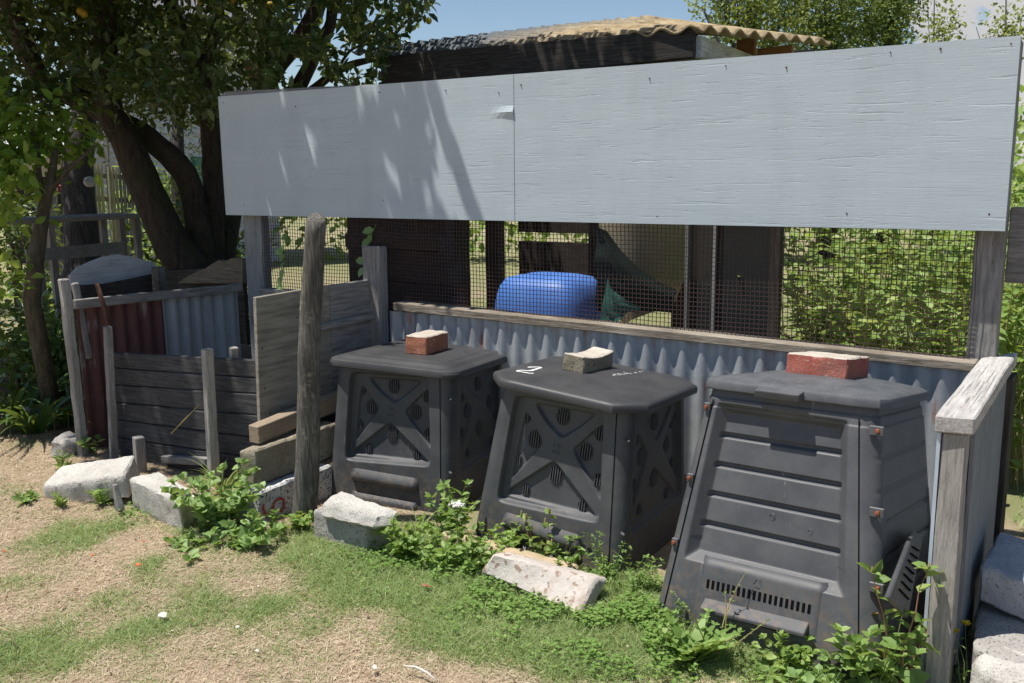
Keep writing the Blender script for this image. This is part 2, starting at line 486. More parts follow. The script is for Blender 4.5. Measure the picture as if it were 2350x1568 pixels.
CONC = rough_mat('white_concrete', (0.43, 0.41, 0.375, 1), (0.58, 0.56, 0.52, 1), 9, 0.8, 110, 0.95, (0.26, 0.23, 0.20, 1), 190, 0.60, (0.36, 0.33, 0.30, 1))
CONCD = rough_mat('stained_concrete', (0.27, 0.255, 0.235, 1), (0.46, 0.44, 0.41, 1), 6, 0.9, 75, 0.95, (0.12, 0.11, 0.1, 1), 170, 0.6, (0.15, 0.145, 0.14, 1))
CONCT = rough_mat('tan_concrete', (0.21, 0.18, 0.13, 1), (0.33, 0.295, 0.225, 1), 7, 0.9, 75, 0.95, (0.12, 0.1, 0.07, 1), 90, 0.62, (0.16, 0.14, 0.11, 1))
CONCB = rough_mat('painted_block_white', (0.5, 0.5, 0.49, 1), (0.62, 0.62, 0.61, 1), 9, 1.0, 75, 0.95, (0.07, 0.07, 0.07, 1), 110, 0.58, (0.3, 0.3, 0.3, 1))
CONCG = rough_mat('blue_grey_concrete', (0.33, 0.34, 0.36, 1), (0.5, 0.51, 0.53, 1), 7, 0.9, 75, 0.95, (0.2, 0.2, 0.21, 1), 150, 0.62, (0.2, 0.2, 0.21, 1))
BRICKO = rough_mat('orange_brick', (0.33, 0.13, 0.075, 1), (0.42, 0.18, 0.11, 1), 14, 0.5, 110, 0.9, (0.5, 0.3, 0.22, 1), 60, 0.66)
BRICKR = rough_mat('red_brick', (0.28, 0.075, 0.055, 1), (0.40, 0.135, 0.10, 1), 12, 0.5, 110, 0.85, (0.40, 0.24, 0.2, 1), 110, 0.64, (0.2, 0.1, 0.085, 1))
BRICKG = rough_mat('grey_olive_brick', (0.20, 0.175, 0.12, 1), (0.29, 0.26, 0.19, 1), 14, 0.6, 110, 0.92, (0.1, 0.09, 0.07, 1), 85, 0.62)
MORTAR = rough_mat('pale_mortar', (0.40, 0.35, 0.29, 1), (0.54, 0.50, 0.44, 1), 18, 0.7, 90, 0.95, (0.3, 0.22, 0.18, 1), 45, 0.66)
def plastic(name, c, dust, rough=0.5, sc=10):
    t = NT(name); iso = t.coords(); a = t.noise(iso, sc, 6, 0.65); b = t.noise(iso, 160, 3); s = t.noise(t.coords((3, 3, 30), (0.5, 0.3, 0.2)), 9, 4, 0.7)
    col = t.mixc(t.rng(a, 0.38, 0.72, 0.05, 0.75), c, dust)
    col = t.mixc(t.rng(s, 0.66, 0.72, 0, 0.35), col, tuple(x * 2.2 for x in dust[:3]) + (1,))
    sc2 = t.noise(t.coords((40, 40, 2.5), (0.1, 0.5, 0.8)), 2, 3, 0.7); zone = t.noise(iso, 5, 3)
    col = t.mixc(t.math('MULTIPLY', t.rng(sc2, 0.66, 0.70), t.rng(zone, 0.5, 0.62, 0, .6)), col, tuple(x * 2.4 for x in dust[:3]) + (1,))
    sp = t.new('ShaderNodeSeparateXYZ'); tc = t.new('ShaderNodeTexCoord'); t.link(tc.outputs['Object'], sp.inputs[0])
    mud = t.math('MULTIPLY', t.rng(t.noise(iso, 30, 4, .7), 0.48, 0.6), t.rng(t.math('ADD', sp.outputs['Z'], t.math('MULTIPLY', a, .12)), 0.08, 0.24, 0.7, 0))
    col = t.mixc(mud, col, (0.16, 0.12, 0.085, 1))
    r = t.rng(a, 0.3, 0.7, rough - 0.08, rough + 0.14)
    return t.done(t.bsdf(col, r, t.bump(b, 0.10, 0.001), 0.42))
PLAS = plastic('black_bin_plastic', (0.050, 0.053, 0.059, 1), (0.095, 0.096, 0.099, 1))
PLAS3 = plastic('charcoal_bin_plastic', (0.062, 0.066, 0.074, 1), (0.118, 0.119, 0.123, 1), 0.5, 7)
LIDM = plastic('bin_lid_plastic', (0.040, 0.041, 0.045, 1), (0.066, 0.065, 0.066, 1), 0.46, 5)
LID3 = plastic('scuffed_lid_plastic', (0.068, 0.072, 0.081, 1), (0.125, 0.128, 0.137, 1), 0.5, 16)
HOLE = plain('dark_hole', (0.006, 0.006, 0.006, 1), 0.95, 0.05)
RUST = rough_mat('rusty_steel', (0.16, 0.05, 0.025, 1), (0.30, 0.105, 0.05, 1), 60, 0.6, 160, 0.9)
RUSTD = rough_mat('dark_rusty_steel', (0.07, 0.035, 0.025, 1), (0.14, 0.065, 0.045, 1), 30, 0.6, 160, 0.9)
WIREM = plain('rusty_wire', (0.075, 0.042, 0.036, 1), 0.7)
PAINTW = plain('white_marker_paint', (0.75, 0.75, 0.74, 1), 0.7)
PAINTR = plain('red_marker_paint', (0.36, 0.05, 0.045, 1), 0.8)
NAIL = plain('nail_head', (0.07, 0.05, 0.04, 1), 0.7)
BLUEP = rough_mat('blue_tub_plastic', (0.045, 0.15, 0.50, 1), (0.09, 0.23, 0.62, 1), 6, .1, 60, .5, None, 70, .62, (.05, .12, .38, 1), .4)
HULLM = rough_mat('pale_hull', (0.30, 0.25, 0.15, 1), (0.42, 0.36, 0.23, 1), 4, 0.2, 50, 0.6)
TARPG = plain('dark_green_tarp', (0.018, 0.042, 0.036, 1), 0.7, 0.3, 0, 0.3)
TEAL = plain('teal_netting', (0.05, 0.2, 0.16, 1), 0.7)
SHADEP = plain('dark_panel', (0.012, 0.018, 0.019, 1), 0.45, 0.4)
ALU = plain('aluminium_trim', (0.34, 0.35, 0.35, 1), 0.5, 0.5, 0.3)
LBLUE = plain('pale_blue_paint', (0.50, 0.58, 0.66, 1), 0.6)
def bark(name, c1, c2, sc=(5, 5, 1.4), moss=None):
    t = NT(name); co = t.coords(sc); iso = t.coords()
    a = t.noise(co, 6, 6, 0.7, 0.4); b = t.noise(iso, 40, 4, 0.7)
    col = t.ramp(a, [(0.3, c1), (0.7, c2)])
    if moss: col = t.mixc(t.rng(t.noise(iso, 4, 4), 0.5, 0.66, 0, 0.7), col, moss)
    return t.done(t.bsdf(col, 0.95, t.bump(t.math('ADD', a, t.math('MULTIPLY', b, 0.5)), 1.0, 0.045), 0.15))
BARK = bark('brown_bark', (0.04, 0.031, 0.025), (0.12, 0.095, 0.078), moss=(0.08, 0.085, 0.04, 1))
BARKG = bark('grey_bark', (0.055, 0.05, 0.05), (0.12, 0.115, 0.115))
SAPM = bark('sapling_bark', (0.09, 0.075, 0.05), (0.2, 0.17, 0.12))
LF_LEMON = leaf_mat('glossy_dark_leaves', (0.016, 0.040, 0.012, 1), (0.042, 0.085, 0.022, 1), (0.17, 0.21, 0.05, 1), 0.3, 0.38, 0.5)
LF_LIME = leaf_mat('lime_green_leaves', (0.09, 0.19, 0.03, 1), (0.20, 0.34, 0.05, 1), (0.36, 0.44, 0.09, 1), 0.5)
LF_BEAN = leaf_mat('bean_leaves', (0.15, 0.25, 0.055, 1), (0.31, 0.45, 0.12, 1), (0.52, 0.6, 0.25, 1), 0.45)
LF_FAR = leaf_mat('distant_tree_leaves', (0.11, 0.15, 0.045, 1), (0.23, 0.28, 0.085, 1), (0.42, 0.42, 0.14, 1), 0.45)
LF_FARG = leaf_mat('distant_green_leaves', (0.075, 0.12, 0.04, 1), (0.16, 0.23, 0.075, 1), (0.30, 0.35, 0.12, 1), 0.42)
LF_FINE = leaf_mat('feathery_foliage', (0.02, 0.04, 0.022, 1), (0.05, 0.085, 0.045, 1), None, 0.25)
LF_WEED = leaf_mat('weed_leaves', (0.14, 0.24, 0.055, 1), (0.26, 0.40, 0.11, 1), (0.42, 0.52, 0.2, 1), 0.42)
LF_BIND = leaf_mat('bindweed_leaves', (0.16, 0.27, 0.08, 1), (0.28, 0.42, 0.15, 1), (0.40, 0.54, 0.24, 1), 0.4)
LF_CLOVER = leaf_mat('clover_leaves', (0.11, 0.22, 0.05, 1), (0.20, 0.34, 0.08, 1), (0.33, 0.45, 0.14, 1), 0.4)
LF_STRAP = leaf_mat('strap_leaves', (0.035, 0.085, 0.02, 1), (0.08, 0.16, 0.035, 1), (0.16, 0.24, 0.06, 1), 0.3, 0.4, 0.45)
GRASSM = leaf_mat('green_grass', (0.16, 0.25, 0.085, 1), (0.31, 0.42, 0.16, 1), (0.54, 0.56, 0.31, 1), 0.42, 0.6)
STRAWM = leaf_mat('dry_grass', (0.42, 0.32, 0.22, 1), (0.64, 0.52, 0.385, 1), (0.76, 0.66, 0.51, 1), 0.25, 0.8, 0.15)
STEMM = plain('green_stem', (0.14, 0.22, 0.06, 1), 0.6)
STEMR = plain('reddish_stem', (0.3, 0.16, 0.1, 1), 0.6)
STEMY = plain('straw_stem', (0.34, 0.29, 0.12, 1), 0.7)
YELLOW = plain('yellow_petals', (0.75, 0.5, 0.02, 1), 0.6)
WHITEP = plain('white_petals', (0.75, 0.74, 0.68, 1), 0.7)
LEMONF = plain('yellow_orange_fruit', (0.5, 0.36, 0.04, 1), 0.5)
SEEDM = plain('seed_head', (0.35, 0.28, 0.12, 1), 0.9)
DEADLEAF = plain('dead_leaf_brown', (0.28, 0.13, 0.07, 1), 0.8)
ORANGEP = plain('orange_petal', (0.55, 0.13, 0.05, 1), 0.7)
BONE = plain('pale_debris', (0.6, 0.57, 0.5, 1), 0.8)

# ------------------------------------------------------------------ ground
GREEN_SPOTS = [(60, 1480, .30, .9), (430, 1420, .2, .7), (620, 1390, .16, .5), (880, 1270, .3, 1.0), (1050, 1330, .3, 1.1), (1250, 1390, .3, 1.1),
               (1450, 1430, .28, 1.1), (1330, 1480, .2, .6), (1650, 1530, .2, .6), (300, 1190, .2, .5), (560, 1235, .25, .6), (150, 1230, .18, .4),
               (960, 1480, .16, .55), (780, 1230, .2, .5), (1150, 1290, .3, 1.0), (40, 1330, .14, .3), (1900, 1540, .2, .7), (2100, 1560, .2, .7), (340, 1300, .1, .5)]
GS = [(on_z(a, b), r, w) for a, b, r, w in GREEN_SPOTS]
def green(x, y):
    g = -0.03 + 0.6 * fbm((x * 3.1, y * 3.1, 3.3), 3)
    for p, r, w in GS:
        d2 = ((x - p.x) ** 2 + (y - p.y) ** 2) / (r * r)
        if d2 < 6: g += w * math.exp(-d2)
    if y > -0.55: g += 0.35
    if y > .6: g += 0.75
    if x < -3.9: g -= 0.15
    return max(0.0, min(1.0, g))
def gh(x, y):
    near = 1.0 / (1 + ((x + 1.5) ** 2 + (y + 1) ** 2) / 40)
    return 0.02 * fbm((x * 1.3, y * 1.3, 0.4), 2) * near - 0.012
gx = np.concatenate([-np.geomspace(9, 140, 14)[::-1], np.linspace(-7, 1.6, 130), np.geomspace(2, 120, 14)])
gy = np.concatenate([[-60, -20, -8, -4.5], np.linspace(-3.2, 1.5, 80), np.geomspace(1.8, 160, 22)])
mb = MB()
mb.grid([(x, y, gh(x, y)) for y in gy for x in gx], len(gx), len(gy))
def _ground():
    t = NT('soil_and_thatch'); iso = t.coords()
    a = t.noise(iso, 9, 7, 0.7); b = t.noise(iso, 45, 5, 0.75); c = t.noise(iso, 1.6, 4, 0.6); d = t.noise(iso, 170, 3, 0.7)
    col = t.ramp(b, [(0.3, (0.25, 0.17, 0.12)), (0.5, (0.43, 0.315, 0.225)), (0.72, (0.56, 0.435, 0.325))])
    col = t.mixc(t.rng(d, 0.4, 0.7, 0, 0.6), col, (0.56, 0.45, 0.32, 1))
    at = t.new('ShaderNodeAttribute', attribute_name='turf')
    f = t.math('MULTIPLY', t.math('ADD', at.outputs['Fac'], t.rng(a, 0.3, 0.7, -0.3, 0.3)), 0.75)
    col = t.mixc(f, col, (0.22, 0.26, 0.105, 1))
    h = t.math('ADD', b, t.math('MULTIPLY', d, 0.6))
    return t.done(t.bsdf(col, 0.97, t.bump(h, 0.9, 0.02), 0.1))
ground = mb.build('ground', _ground(), local=True, smooth=True)
ground['kind'] = 'structure'
at = ground.data.attributes.new('turf', 'FLOAT', 'POINT')
at.data.foreach_set('value', [green(x, y) for y in gy for x in gx])

# ------------------------------------------------------------------ rear screen fence
fence = thing('screen_fence', (-1.8, 0.03, 0), 'long timber fence behind the bins with pale grey plywood on top and wire mesh below', 'fence')
def sheet(x0, x1, mat, flap=False):
    nx, nz = 60, 24
    f, b = [], []
    for j in range(nz + 1):
        for i in range(nx + 1):
            x = x0 + (x1 - x0) * i / nx; z = 1.1195 + 0.592 * j / nz + (0.009 * (-x - 1.8) / 1.8 if j > nz / 2 else 0) * (2 * j / nz - 1)
            y = 0.004 * fbm((x * 1.1, 0, z * 1.5), 2)
            if flap:
                d = math.hypot((x - x1) * 1.0, (z - 1.572) * 3.2)
                if d < 0.11 and z < 1.575: y -= 0.012 * (1 - d / 0.11)
            f.append((x, y, z)); b.append((x, y + 0.012, z))
    mb = MB(); mb.grid(f, nx + 1, nz + 1); mb.grid(b, nx + 1, nz + 1, flip=True)
    n = (nx + 1) * (nz + 1); rim = list(range(nx + 1)) + [nx + (nx + 1) * k for k in range(1, nz + 1)] + [n - 1 - k for k in range(1, nx + 1)] + [(nx + 1) * (nz - k) for k in range(1, nz)]
    for a, c in zip(rim, rim[1:] + rim[:1]): mb.f.append((c, a, a + n, c + n)); mb.mi.append(0)
    return mb.build('plywood_sheet', mat, fence)
s1 = sheet(-3.633, -1.8225, PLY_L, True); s1['label'] = 'smooth left plywood sheet in tree shade'
s2 = sheet(-1.8195, 0.0, PLY_R); s2['label'] = 'sunlit right plywood sheet with cracked paint'
for sh, pts in ((s1, [(512, 236), (700, 420), (678, 245), (870, 212), (1022, 208), (880, 460), (1144, 213), (640, 205), (560, 470), (770, 487), (1155, 495)]),
                (s2, [(1490, 180), (1665, 151), (1804, 155), (1195, 195), (2043, 120), (2158, 112), (2270, 492), (1508, 497), (1943, 490), (2320, 100), (1720, 495), (1192, 500)])):
    for a, b in pts:
        p = on_y(a, b, -0.001)
        mb = MB(); r = random.uniform(0.0025, 0.004)
        mb.tube([p + Vector((0, 0.004, 0)), p + Vector((0, -0.0004, 0))], [r, r * 0.8], 7)
        mb.build('nail', NAIL, sh)
# posts, battens and rails
mb = MB(); mb.box(-0.092, -0.004, 0.068, 0.135, 0.69, 1.70); o = mb.build('post', WOODZ, fence, bevel=.004, sub=.09, amp=.0015)
mb = MB(); mb.box(-0.088, -0.002, 0.0135, 0.066, 1.126, 1.70); mb.build('batten', GREYPAINTZ, fence, bevel=.003)
mb = MB(); mb.box(-3.57, -3.425, 0.055, 0.105, 0.0, 1.70); mb.build('post', GREYPAINTZ, fence, bevel=.004, sub=.12, amp=.0015)
mb = MB(); mb.box(-3.42, -0.094, 0.05, 0.1, 1.150, 1.2); mb.box(-3.42, -0.094, 0.05, 0.1, 1.65, 1.698); mb.build('rail', DARKX, fence)
mb = MB(); mb.hexa([(-3.60, .014, 1.69), (-2.45, .014, 1.69), (-2.45, .05, 1.69), (-3.60, .05, 1.69)], [(-3.60, .014, 1.744), (-2.45, .014, 1.716), (-2.45, .05, 1.716), (-3.60, .05, 1.744)]); o = mb.build('cleat', WOODX, fence, bevel=.003, sub=.08, amp=.002); o['label'] = 'dark batten standing proud of the left plywood top'
mb = MB()
mb.hexa([(-2.50, -0.011, 0.697), (-0.052, -0.011, 0.667), (-0.052, 0.088, 0.667), (-2.50, 0.088, 0.697)],
        [(-2.50, -0.011, 0.733), (-0.052, -0.011, 0.697), (-0.052, 0.088, 0.697), (-2.50, 0.088, 0.733)])
RAILM = wood('weathered_rail', (0.13, 0.105, 0.075, 1), (0.30, 0.255, 0.20, 1), (0.48, 0.44, 0.38, 1), 'x', 0.75, 0.8)
mb.build('sill_rail', RAILM, fence, bevel=.003, sub=.05, amp=.0018)
mb = MB(); mb.box(-3.42, -2.66, 0.0, 0.06, 0.722, 0.745); mb.build('sill_rail', WOODX, fence, bevel=.002, sub=.06, amp=.0018)
def corrugated(x0, x1, z0, z1, y, amp=0.0078, per=0.0762, axis='x', ph=0.0):
    n = max(8, int(abs(x1 - x0) / per * 14)); mb = MB(); pts = []
    for k in range(9):
        z = z0 + (z1 - z0) * k / 8
        for i in range(n + 1):
            x = x0 + (x1 - x0) * i / n
            d = -amp * math.cos(2 * math.pi * (x - ph) / per) + 0.0045 * fbm((x * 2.3, z * 2.2, 1), 2) + .002 * fbm((x * 14, z * 5, 4), 2)
            pts.append((x, y + d, z) if axis == 'x' else (y + d, x, z))
    mb.grid(pts, n + 1, 9); return mb
corrugated(-2.54, 0.0, 0.0, 0.690, 0.0068, amp=0.0084, ph=-1.902).build('corrugated_sheet', GALV, fence, smooth=True)
corrugated(-3.42, -2.66, 0.0, 0.72, 0.03).build('corrugated_sheet', GALV, fence, smooth=True)
# wire netting: every wire a thin bent bar
mb = MB()
def wire(p, dx, dz, r=0.0011):
    p = [Vector(q) for q in p]
    out = []
    for q in p: out += [q + Vector((-dx * r, -r, -dz * r)), q + Vector((dx * r, -r, dz * r)), q + Vector((dx * r, r, dz * r)), q + Vector((-dx * r, r, -dz * r))]
    mb.grid(out, 4, len(p), close=True)
cell = 0.0172
def wob(x, z):
    a = 0.004 if x > -2.4 else 0.011
    return Vector((a * fbm((x * 2.1, z * 4, 2), 2), 0.008 * fbm((x * 2, z * 3, 7), 2), a * fbm((x * 2.1, z * 4, 9), 2)))
nX, nZ = int(3.34 / cell), 25
for i in range(nX + 1):
    x = -3.415 + i * cell
    wire([Vector((x, 0.044, z)) + wob(x, z) for z in np.linspace(0.70 - 0.0 * i, 1.15, 14)], 1, 0)
for j in range(nZ + 1):
    z = 0.705 + j * cell
    wire([Vector((x, 0.0455, z)) + wob(x, z) for x in np.linspace(-3.42, -0.09, 90)], 0, 1)
mb.build('wire_netting', WIREM, fence)

# ------------------------------------------------------------------ right-hand side fence with capping rail
side = thing('side_fence', (0.0, -0.4, 0), 'low side fence of grey boards under a thick cracked capping rail, right of the bins', 'fence')
mb = MB(); zc = 0.7085
mb.hexa([(-0.043, -0.798, zc - 0.045), (0.047, -0.790, zc - 0.045), (0.047, 0.20, zc - 0.045), (-0.043, 0.03, zc - 0.045)],
        [(-0.043, -0.798, zc), (0.047, -0.790, zc), (0.047, 0.20, zc), (-0.043, 0.03, zc)])
o = mb.build('capping_rail', PALEY, side, bevel=.004, sub=.035, amp=.0022)
mb = MB()
for k in range(12):   # drying checks: thin dark open cracks running with the grain
    x = -0.03 + 0.0062 * k + random.uniform(-.003, .003); y0 = random.uniform(-0.79, -0.35); L = random.uniform(.10, .28); n = 9
    top = [Vector((x + 0.004 * fbm((x * 40, y0 + i * .02, 0), 2), y0 + L * i / (n - 1), zc + 0.0022)) for i in range(n)]
    w = [0.00035 * math.sin(math.pi * i / (n - 1)) + .0001 for i in range(n)]
    mb.grid([p - Vector((ww, 0, 0)) for p, ww in zip(top, w)] + [p + Vector((ww, 0, 0)) for p, ww in zip(top, w)], n, 2, flip=True)
mb.build('drying_crack', HOLE, o)
fp = Vector((0.0, -0.765, 0))
mb = MB(); mb.hexa([(-0.024, -0.815, -0.05), (0.036, -0.815, -0.05), (0.036, -0.745, -0.05), (-0.024, -0.745, -0.05)],
                   [(-0.026, -0.782, zc - .047), (0.032, -0.782, zc - .047), (0.032, -0.712, zc - .047), (-0.026, -0.712, zc - .047)])
mb.build('post', PALEZ, side, bevel=.004, sub=.05, amp=.002)
mb = MB(); mb.box(-0.036, -0.0275, -0.79, 0.0, 0.0, zc - .048); mb.build('cladding', LBLUE, side)
mb = MB(); mb.box(0.036, 0.060, -0.03, 0.06, 0.0, zc - .048); mb.box(0.036, 0.056, 0.065, 0.15, 0.0, zc - .06); mb.build('board', DARKZ, side, bevel=.003)
mb = MB(); mb.box(0.034, 0.043, -0.73, -0.035, 0.02, zc - .05); mb.build('cladding', wood('blue_grey_boards', (0.12, 0.13, 0.145, 1), (0.2, 0.215, 0.235, 1), (0.28, 0.3, 0.32, 1), 'z', .3), side)
mb = MB(); a, b = on_y(2321, 475, .22), on_y(2356, 650, .22)
mb.box(a.x, a.x + 0.75, 0.2, 0.222, b.z, a.z); o = mb.build('end_board', WOODX, side, bevel=.003)
mb = MB(); mb.box(a.x + .66, a.x + .73, .2225, .29, 0, a.z + .02); mb.build('post', WOODZ, side, bevel=.003)

# ------------------------------------------------------------------ middle divider wall
div = thing('divider_wall', (-2.62, -0.4, 0), 'bare plywood and plank wall dividing the empty compost bay from the black bins', 'wall')
XD = -2.615
zs = [0.275, 0.40, 0.62, 0.835]
mb = MB(); mb.hexa([(XD - .02, -0.735, .25), (XD, -0.735, .25), (XD, -0.30, .25), (XD - .02, -0.30, .25)], [(XD - .02, -0.715, .832), (XD, -0.715, .832), (XD, -0.30, .838), (XD - .02, -0.30, .838)])
o = mb.build('plywood_panel', PLYB, div, bevel=.002)
mb = MB()
mb.box(XD - .021, XD - .001, -0.297, -0.03, .66, .836); mb.box(XD - .021, XD - .001, -0.297, -0.03, .42, .655); mb.box(XD - .021, XD - .001, -0.297, -0.03, .25, .415)
mb.build('plank', WOODY, div, bevel=.003, sub=.08, amp=.001)
mb = MB(); mb.beam((XD + .012, -0.42, .66), (XD + .012, -0.03, .665), .024, .03); mb.build('batten', WOODY, div, bevel=.003)
mb = MB(); mb.box(XD - .02, XD + .004, -0.7, -0.03, .05, .14); mb.box(XD - .02, XD + .002, -0.55, -0.03, .145, .245); mb.build('plank', DARKY, div, bevel=.003)
mb = MB(); mb.hexa([(-2.655, -0.035, 0), (-2.565, -0.035, 0), (-2.565, 0.03, 0), (-2.655, 0.03, 0)], [(-2.662, -0.035, .99), (-2.552, -0.035, .993), (-2.552, 0.03, .99), (-2.662, 0.03, .986)])
mb.build('post', WOODZ, div, bevel=.008, sub=.06, amp=.003)
for y, z in ((-0.70, .62), (-0.70, .45), (-0.68, .34), (-0.5, .72), (-0.33, .42)):
    mb = MB(); mb.tube([(XD - .002, y, z), (XD + .002, y, z)], .004, 6); mb.build('nail', RUSTD, div)
mb = MB(); mb.hexa([(-2.565, -0.84, .262), (-2.505, -0.84, .262), (-2.515, -0.10, .32), (-2.575, -0.10, .32)], [(-2.565, -0.84, .333), (-2.505, -0.84, .333), (-2.515, -0.10, .391), (-2.575, -0.10, .391)])
o = mb.build('timber_bearer', FRESHY, None, bevel=.003, sub=.07, amp=.001)
tag(o, 'pale brown squared timber resting on the tan block against the divider wall', 'timber')

# ------------------------------------------------------------------ round weathered stake in front of the divider
mb = MB(); p0, p1 = Vector((-2.313, -0.82, -0.12)), Vector((-2.168, -0.80, 1.158)); n = 26
pts = [p0.lerp(p1, i / n) + Vector((0.006 * math.sin(i * .22), 0.004 * math.sin(i * .3), 0)) for i in range(n + 1)] + [p1 + Vector((.001, 0, .006))]
mb.tube(pts, [0.050 - 0.013 * i / n for i in range(n + 1)] + [0.026], 12, amp=.07, sc=8)
o = mb.build('weathered_stake', STAKEM, smooth=True)
tag(o, 'tall round lichen-spotted stake leaning in front of the plywood divider wall', 'stake')

# ------------------------------------------------------------------ left bay: side wall of old iron, front gate of black boards
lw = thing('side_wall', (-3.88, -0.3, 0), 'left compost bay wall, half red and half bare corrugated iron under a grey batten', 'wall')
XL = -3.87
corrugated(-0.74, -0.25, -0.02, .70, XL, axis='y').build('corrugated_sheet', REDIRON, lw, smooth=True)['label'] = 'red painted rusty iron sheet'
corrugated(-0.27, 0.235, -0.02, .705, XL + .012, axis='y').build('corrugated_sheet', GALV, lw, smooth=True)['label'] = 'bare grey iron sheet'
mb = MB(); mb.beam((XL + .03, -0.76, .727), (XL + .034, 0.24, .700), .03, .045); mb.build('batten', WOODY, lw, bevel=.003, sub=.05, amp=.002)
a = on_y(146, 640, -.80); b = Vector((-3.815, -.80, -.05))
mb = MB(); mb.beam(b, a, .036, .045, up=(0, 1, 0)); mb.build('post', PALEZ, lw, bevel=.006, sub=.05, amp=.004)
a2 = on_y(172, 648, -.72)
mb = MB(); mb.beam((a2.x + .02, -.70, .45), a2, .03, .03, up=(0, 1, 0)); mb.build('post', WOODZ, lw, bevel=.006, sub=.05, amp=.004)
gate = thing('plank_gate', (-3.2, -0.66, 0), 'low front of six black stained boards closing the left compost bay', 'gate')
L0, R0 = Vector((-3.66, -0.715, 0)), Vector((-2.70, -0.655, 0))
zl = [-.02, .085, .175, .26, .345, .428, .505]; zr = [.0, .115, .21, .31, .405, .475, .555]
dirv = (R0 - L0).normalized(); nv = Vector((dirv.y, -dirv.x, 0))
for i in range(6):
    mb = MB(); off = nv * random.uniform(-.004, .005); th = -nv * .022; e = dirv * random.uniform(-.012, .008)
    a0, b0 = L0 + off + Vector((0, 0, zl[i] + .003)), R0 + off + e + Vector((0, 0, zr[i] + .003))
    a1, b1 = L0 + off + Vector((0, 0, zl[i + 1] - .002)), R0 + off + e + Vector((0, 0, zr[i + 1] - .002))
    mb.hexa([a0, b0, b0 + th, a0 + th], [a1, b1, b1 + th, a1 + th])
    mb.build('board', BLACKW, gate, bevel=.004, sub=.09, amp=.0022)
mb = MB(); mb.beam(L0 + nv * .02 + Vector((.33, .03, .03)), R0 + nv * .03 + Vector((-.27, 0, .07)), .03, .035); o = mb.build('bottom_batten', WOODX, gate, bevel=.003)
def stake(px0, py0, px1, py1, y0, y1, w, label, mat=PALEZ, d=None, bury=.06):
    b, t = on_y(px0, py0, y0), on_y(px1, py1, y1)
    b = b + (b - t).normalized() * bury
    mb = MB(); mb.beam(b, t, w, d or w, up=(0.25, 1, 0))
    o = mb.build('timber_stake', mat, bevel=.004, sub=.05, amp=.003)
    return tag(o, label, 'stake', 'short stakes around the left compost bay')
stake(492, 1085, 475, 800, -.735, -.735, .042, 'square grey stake driven in front of the black plank gate near its right end')
stake(262, 1045, 247, 748, -.76, -.76, .034, 'grey stake standing at the left end of the black plank gate', WOODZ)
stake(538, 1000, 536, 796, -.60, -.60, .034, 'short stake peeking over the black boards from behind the gate')
stake(322, 1060, 318, 1002, -.80, -.80, .045, 'stubby sawn stake low in front of the black plank gate', WOODZ)
mb = MB(); a, b = on_y(222, 652, -.70), on_y(251, 752, -.72)
mb.tube([a, a.lerp(b, .5) + Vector((0.006, 0, 0)), b], .011, 7); o = mb.build('rusty_bar', RUSTD, smooth=True)
tag(o, 'thin rusty iron bar leaning between the red sheet and the left stake', 'iron bar')
mb = MB(); a, b = on_y(393, 995, -.76), on_y(457, 929, -.74)
mb.tube([a, b], [.0035, .002], 6); o = mb.build('dry_stalk', STEMY); tag(o, 'dry pale stalk leaning diagonally across the black plank gate', 'stalk')

# ------------------------------------------------------------------ older bay beyond the left wall
def slab_on_x(name, poly, x, th, mat, label, cat, bev=.002):
    P = [on_x(a, b, x) for a, b in poly]; n = len(P); mb = MB()
    mb.add([tuple(p) for p in P] + [(p.x - th, p.y, p.z) for p in P], [tuple(range(n)), tuple(range(2 * n - 1, n - 1, -1))] + [(i, i + n, (i + 1) % n + n, (i + 1) % n) for i in range(n)])
    return tag(mb.build(name, mat, bevel=bev), label, cat)
slab_on_x('plywood_offcut', [(163, 668), (160, 632), (178, 614), (205, 601), (235, 590), (268, 584), (300, 588), (330, 596), (356, 603), (357, 640), (300, 662), (220, 672)][::-1], -4.30, .012,
          wood('peeling_white_ply', (.30, .32, .34, 1), (.42, .45, .48, 1), (.52, .55, .58, 1), 'y', .25), 'white painted plywood offcut with a curved top standing behind the left bay wall', 'plywood')
slab_on_x('dark_board', [(182, 690), (180, 655), (240, 652), (310, 638), (357, 628), (358, 680)][::-1], -4.26, .02, DARKY, 'dark board in front of the white curved plywood offcut', 'board')
mb = MB(); a = on_x(362, 612, -4.2); mb.beam((a.x, a.y, 0), a, .06, .06); tag(mb.build('old_post', STAKEM, bevel=.006, sub=.06, amp=.005), 'short dark split post at the right end of the white plywood offcut', 'post')
mb = MB(); a, b = on_y(372, 622, .5), on_y(556, 612, .5)
mb.hexa([(a.x, .5, .3), (b.x, .5, .3), (b.x, .53, .3), (a.x, .53, .3)], [a, b, b + Vector((0, .03, 0)), a + Vector((0, .03, 0))])
tag(mb.build('dark_plank', DARKX, bevel=.003), 'wide dark plank standing on edge left of the grey fence post', 'plank')
P = [on_y(a, b, .44) for a, b in ((405, 650), (418, 641), (436, 630), (452, 621), (470, 616), (486, 606), (500, 597), (514, 600), (530, 593), (556, 594), (556, 652))]; n = len(P); mb = MB()
mb.add([tuple(p) for p in P] + [(p.x, p.y + .05, p.z) for p in P], [tuple(range(n)), tuple(range(2 * n - 1, n - 1, -1))] + [(i, i + n, (i + 1) % n + n, (i + 1) % n) for i in range(n)])
tag(mb.build('split_slab', wood('old_split_slab', (.1, .085, .06, 1), (.2, .17, .13, 1), (.3, .26, .2, 1), 'x', .5), bevel=.004, sub=.04, amp=.004), 'rough split slab of wood with a jagged top leaning on the dark plank beside the fence post', 'wood slab')

